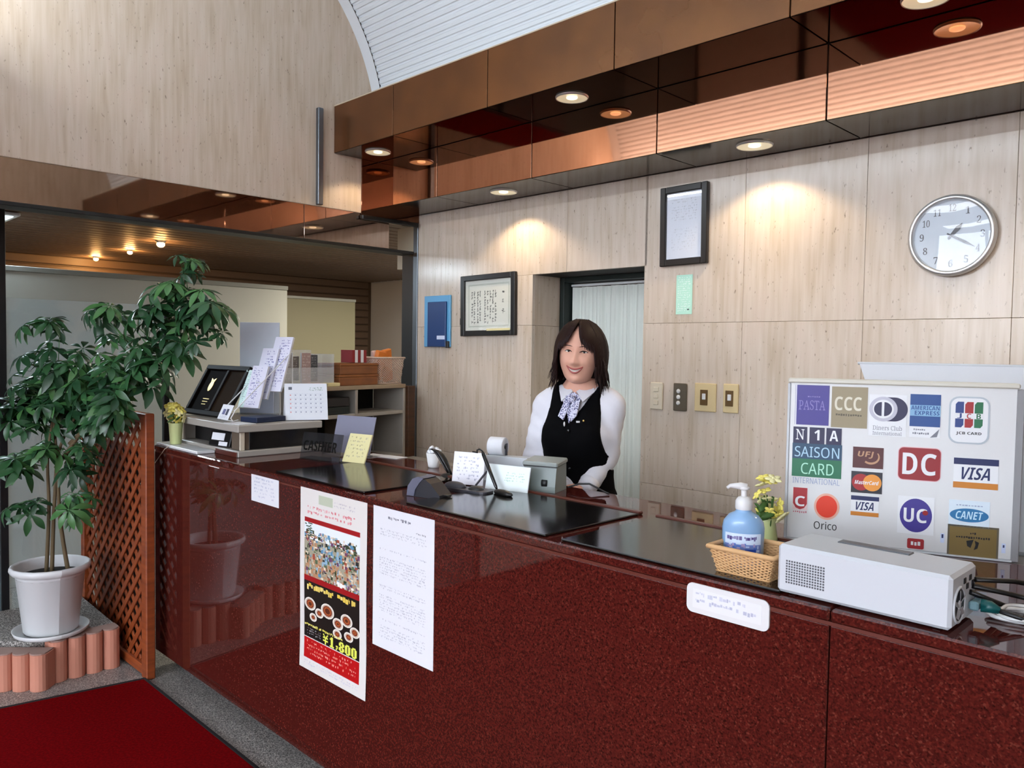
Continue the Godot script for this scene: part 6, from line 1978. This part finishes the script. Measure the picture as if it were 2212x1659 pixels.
	for i in 33:
		var el := -0.75 + (PI / 2 + 0.75) * i / 32.0
		var row := []
		for j in 61:
			# the cap is open at the face
			var a := lerpf(0.98 - 0.78 * smoothstep(0.30, 0.85, el), TAU - 0.98 + 0.78 * smoothstep(0.30, 0.85, el), j / 60.0)
			var d := Vector3(sin(a) * cos(el), sin(el), cos(a) * cos(el))
			var p := Vector3(d.x * 0.086, d.y * 0.119, d.z * 0.106 - 0.002)
			row.append(p)
		crows.append(row)
	hb.grid(crows)
	var hpath := func(a: float, y: float) -> Vector3:
		var yn := clampf(y / 0.124, -2.0, 1.0)
		var hr := sqrt(maxf(0.0, 1.0 - yn * yn)) if yn > 0.0 else 1.0 - 0.10 * smoothstep(0.2, 0.75, -yn)
		return Vector3(sin(a) * 0.093 * hr - 0.006 * clampf(yn, 0, 1), y, cos(a) * 0.108 * hr - 0.004)
	var nl := 280
	for k in nl:
		var a := lerpf(0.92, TAU - 0.92, (k + rng.randf()) / nl)
		var side := absf(wrapf(a, -PI, PI))
		var yend := -0.128 + rng.randf_range(-0.016, 0.040) + 0.012 * smoothstep(2.0, 3.1, side)
		if side < 1.25:
			yend += rng.randf_range(0.0, 0.05)
		var flare := rng.randf_range(0.0, 0.030)
		var bulge := rng.randf_range(-0.003, 0.006)
		var pts := []
		var out := []
		var wd := []
		for i in 13:
			var u := i / 12.0
			var y := lerpf(0.121, yend, pow(u, 1.15))
			var p: Vector3 = hpath.call(a + 0.05 * sin(u * 5.0 + k), y)
			var o := Vector3(p.x, p.y * 0.6, p.z).normalized()
			p += o * bulge + Vector3(p.x, 0, p.z).normalized() * flare * smoothstep(0.72, 1.0, u)
			pts.append(p)
			out.append(o)
			wd.append(0.0056 * (0.7 + 0.5 * sin(PI * u)) * (1.0 - smoothstep(0.75, 1.0, u) * 0.85))
		lock(hb, pts, out, wd, 0.0024)
	for k in 90:
		var s := -1.0 if k % 2 == 0 else 1.0
		var f := (k / 2) / 44.0
		var a0 := s * lerpf(0.10, 0.75, f)
		var a1 := s * lerpf(0.30, 1.08, f)
		var yend := lerpf(0.040, -0.004, f) + rng.randf_range(-0.008, 0.008) - (0.004 if s > 0 else 0.0)
		if f > 0.75:
			yend -= rng.randf_range(0.02, 0.07)
		var pts := []
		var out := []
		var wd := []
		for i in 10:
			var u := i / 9.0
			var y := lerpf(0.122, yend, pow(u, 1.3))
			var p: Vector3 = hpath.call(lerpf(a0, a1, u), y)
			var o := Vector3(p.x, p.y * 0.5, p.z).normalized()
			pts.append(p + o * 0.004)
			out.append(o)
			wd.append(0.0052 * (0.65 + 0.5 * sin(PI * u)) * (1.0 - smoothstep(0.7, 1.0, u) * 0.85))
		lock(hb, pts, out, wd, 0.0030)
	part(t, "hair", hb, hairm, H)
	# blouse
	var blf := func(p: Vector3) -> float:
		var d: float = torso.call(p) - 0.007
		var wr := 0.0016 * sin(p.y * 125.0 + p.x * 80.0) + 0.0014 * sin(p.y * 47.0 - p.z * 80.0 + p.x * 35.0)
		d = smin(d, cap(p, shR, elR, 0.047, 0.041) + wr, 0.03)
		d = smin(d, cap(p, elR, wrR, 0.041, 0.032) + wr, 0.02)
		d = smin(d, cap(p, shL, elL, 0.048, 0.041) + wr, 0.03)
		d = smin(d, cap(p, elL, wrL, 0.041, 0.032) + wr, 0.02)
		return maxf(d, maxf(p.y - 1.395, 0.96 - p.y))
	mb = MB.new().smooth()
	nets(blf, Vector3(-0.27, 0.95, -0.16), Vector3(0.21, 1.42, 0.17), 0.0095, mb)
	var blouse := mat("blouse_white", Color(0.84, 0.84, 0.87), 0.75)
	var bl := part(t, "blouse", mb, blouse)
	for w in [[elR, wrR], [elL, wrL]]:
		var d: Vector3 = (w[1] - w[0]).normalized()
		part(bl, "cuff", MB.new().smooth().tube([w[1] - d * 0.030, w[1] - d * 0.028, w[1] + d * 0.004, w[1] + d * 0.006], [0.033, 0.0365, 0.0355, 0.030], 18), blouse)
	mb = MB.new()
	for s in [-1.0, 1.0]:
		var w := [Vector3(0.006 * s - 0.002, 1.372, 0.062), Vector3(0.050 * s - 0.002, 1.402, 0.010), Vector3(0.068 * s - 0.002, 1.372, 0.035), Vector3(0.040 * s - 0.002, 1.336, 0.088)]
		if s > 0:
			w.reverse()
		plate(mb, w, -0.004)
	part(bl, "collar", mb, blouse)
	part(bl, "collar_band", MB.new().smooth().lathe([Vector2(0.050, 0.0), Vector2(0.054, 0.004), Vector2(0.052, 0.034), Vector2(0.049, 0.034)], 30, Transform3D(Basis.from_scale(Vector3(1.0, 1.0, 0.95)), Vector3(-0.001, 1.366, -0.006))), blouse)
	# vest
	var vf := func(p: Vector3) -> float:
		var d: float = torso.call(p) - 0.0145
		var v := minf(p.z - 0.005, (p.y - 1.262) * 0.60 - absf(p.x + 0.004)) * 0.8
		d = maxf(d, v)
		var arm := minf(absf(p.x + 0.006) - (0.094 + 0.15 * maxf(0.0, 1.345 - p.y)), p.y - 1.15)
		d = maxf(d, arm * 0.9)
		var nk := 0.060 - Vector2(p.x, p.z + 0.008).length()
		d = maxf(d, minf(nk, p.y - 1.33))
		d = maxf(d, 0.050 - minf(cap(p, shL, elL, 0.0, 0.006), cap(p, shR, elR, 0.0, 0.006)))
		return maxf(d, 1.0 - p.y)
	mb = MB.new().smooth()
	nets(vf, Vector3(-0.19, 0.99, -0.15), Vector3(0.19, 1.42, 0.17), 0.0085, mb)
	var black := mat("vest_black", Color(0.012, 0.012, 0.018), 0.85, 0.0, 0.2)
	var vest := part(t, "vest", mb, black)
	var btn := mat("vest_button", Color(0.03, 0.03, 0.035), 0.25)
	for k in 3:
		part(vest, "button", MB.new().smooth().blob(Vector3(-0.004, 1.235 - 0.07 * k, 0.118 - 0.012 * k), Vector3(0.006, 0.006, 0.003), 12), btn)
	part(vest, "pin", MB.new().smooth().blob(Vector3(-0.020, 1.258, 0.116), Vector3(0.0035, 0.009, 0.004), 12), M.white_plastic)
	part(vest, "pin", MB.new().box(Vector3(0.030, 1.268, 0.112), Vector3(0.014, 0.007, 0.004), 0.001, Basis(Vector3.UP, 0.35)), M.silver)
	part(vest, "pin", MB.new().smooth().blob(Vector3(0.048, 1.272, 0.104), Vector3(0.004, 0.004, 0.003), 12), M.gold)
	# scarf
	var sc := Image.create(128, 128, false, Image.FORMAT_RGB8)
	sc.fill(Color(0.76, 0.76, 0.84))
	for k in 900:
		sc.fill_rect(Rect2i(rng.randi_range(0, 123), rng.randi_range(0, 123), rng.randi_range(2, 5), rng.randi_range(2, 5)), [Color(0.16, 0.16, 0.34), Color(0.30, 0.31, 0.46), Color(0.88, 0.88, 0.92)][rng.randi() % 3])
	var scm := textured("scarf_print", sc, 0.10, 0.6)
	mb = MB.new()
	plate(mb, [Vector3(-0.034, 1.355, 0.078), Vector3(-0.004, 1.262, 0.116), Vector3(0.030, 1.352, 0.080), Vector3(0.0, 1.372, 0.070)], 0.006)
	plate(mb, [Vector3(-0.030, 1.345, 0.088), Vector3(-0.048, 1.285, 0.108), Vector3(-0.026, 1.272, 0.114), Vector3(-0.004, 1.340, 0.096)], 0.005)
	plate(mb, [Vector3(0.0, 1.342, 0.095), Vector3(0.006, 1.268, 0.119), Vector3(0.024, 1.290, 0.112), Vector3(0.028, 1.346, 0.086)], 0.005)
	var scarf := part(t, "scarf", mb, scm)
	part(scarf, "knot", MB.new().smooth().blob(Vector3(-0.003, 1.348, 0.092), Vector3(0.016, 0.013, 0.011), 16), scm)
	# skirt, shoes
	var sk := []
	for e in [[0.52, 0.185, 0.125], [0.75, 0.178, 0.125], [0.92, 0.160, 0.115], [1.00, 0.138, 0.100], [1.03, 0.125, 0.092]]:
		var row := []
		for i in 49:
			var a := TAU * i / 48.0
			row.append(Vector3(cos(a) * e[1] + 0.004, e[0], -sin(a) * e[2] - 0.004))
		sk.append(row)
	part(t, "skirt", MB.new().smooth().grid(sk), black)
	for s in [-1.0, 1.0]:
		part(t, "shoe", MB.new().smooth().blob(Vector3(0.068 * s, 0.034, 0.045), Vector3(0.038, 0.033, 0.105), 18).box(Vector3(0.068 * s, 0.018, -0.035), Vector3(0.04, 0.035, 0.04), 0.006), M.black)
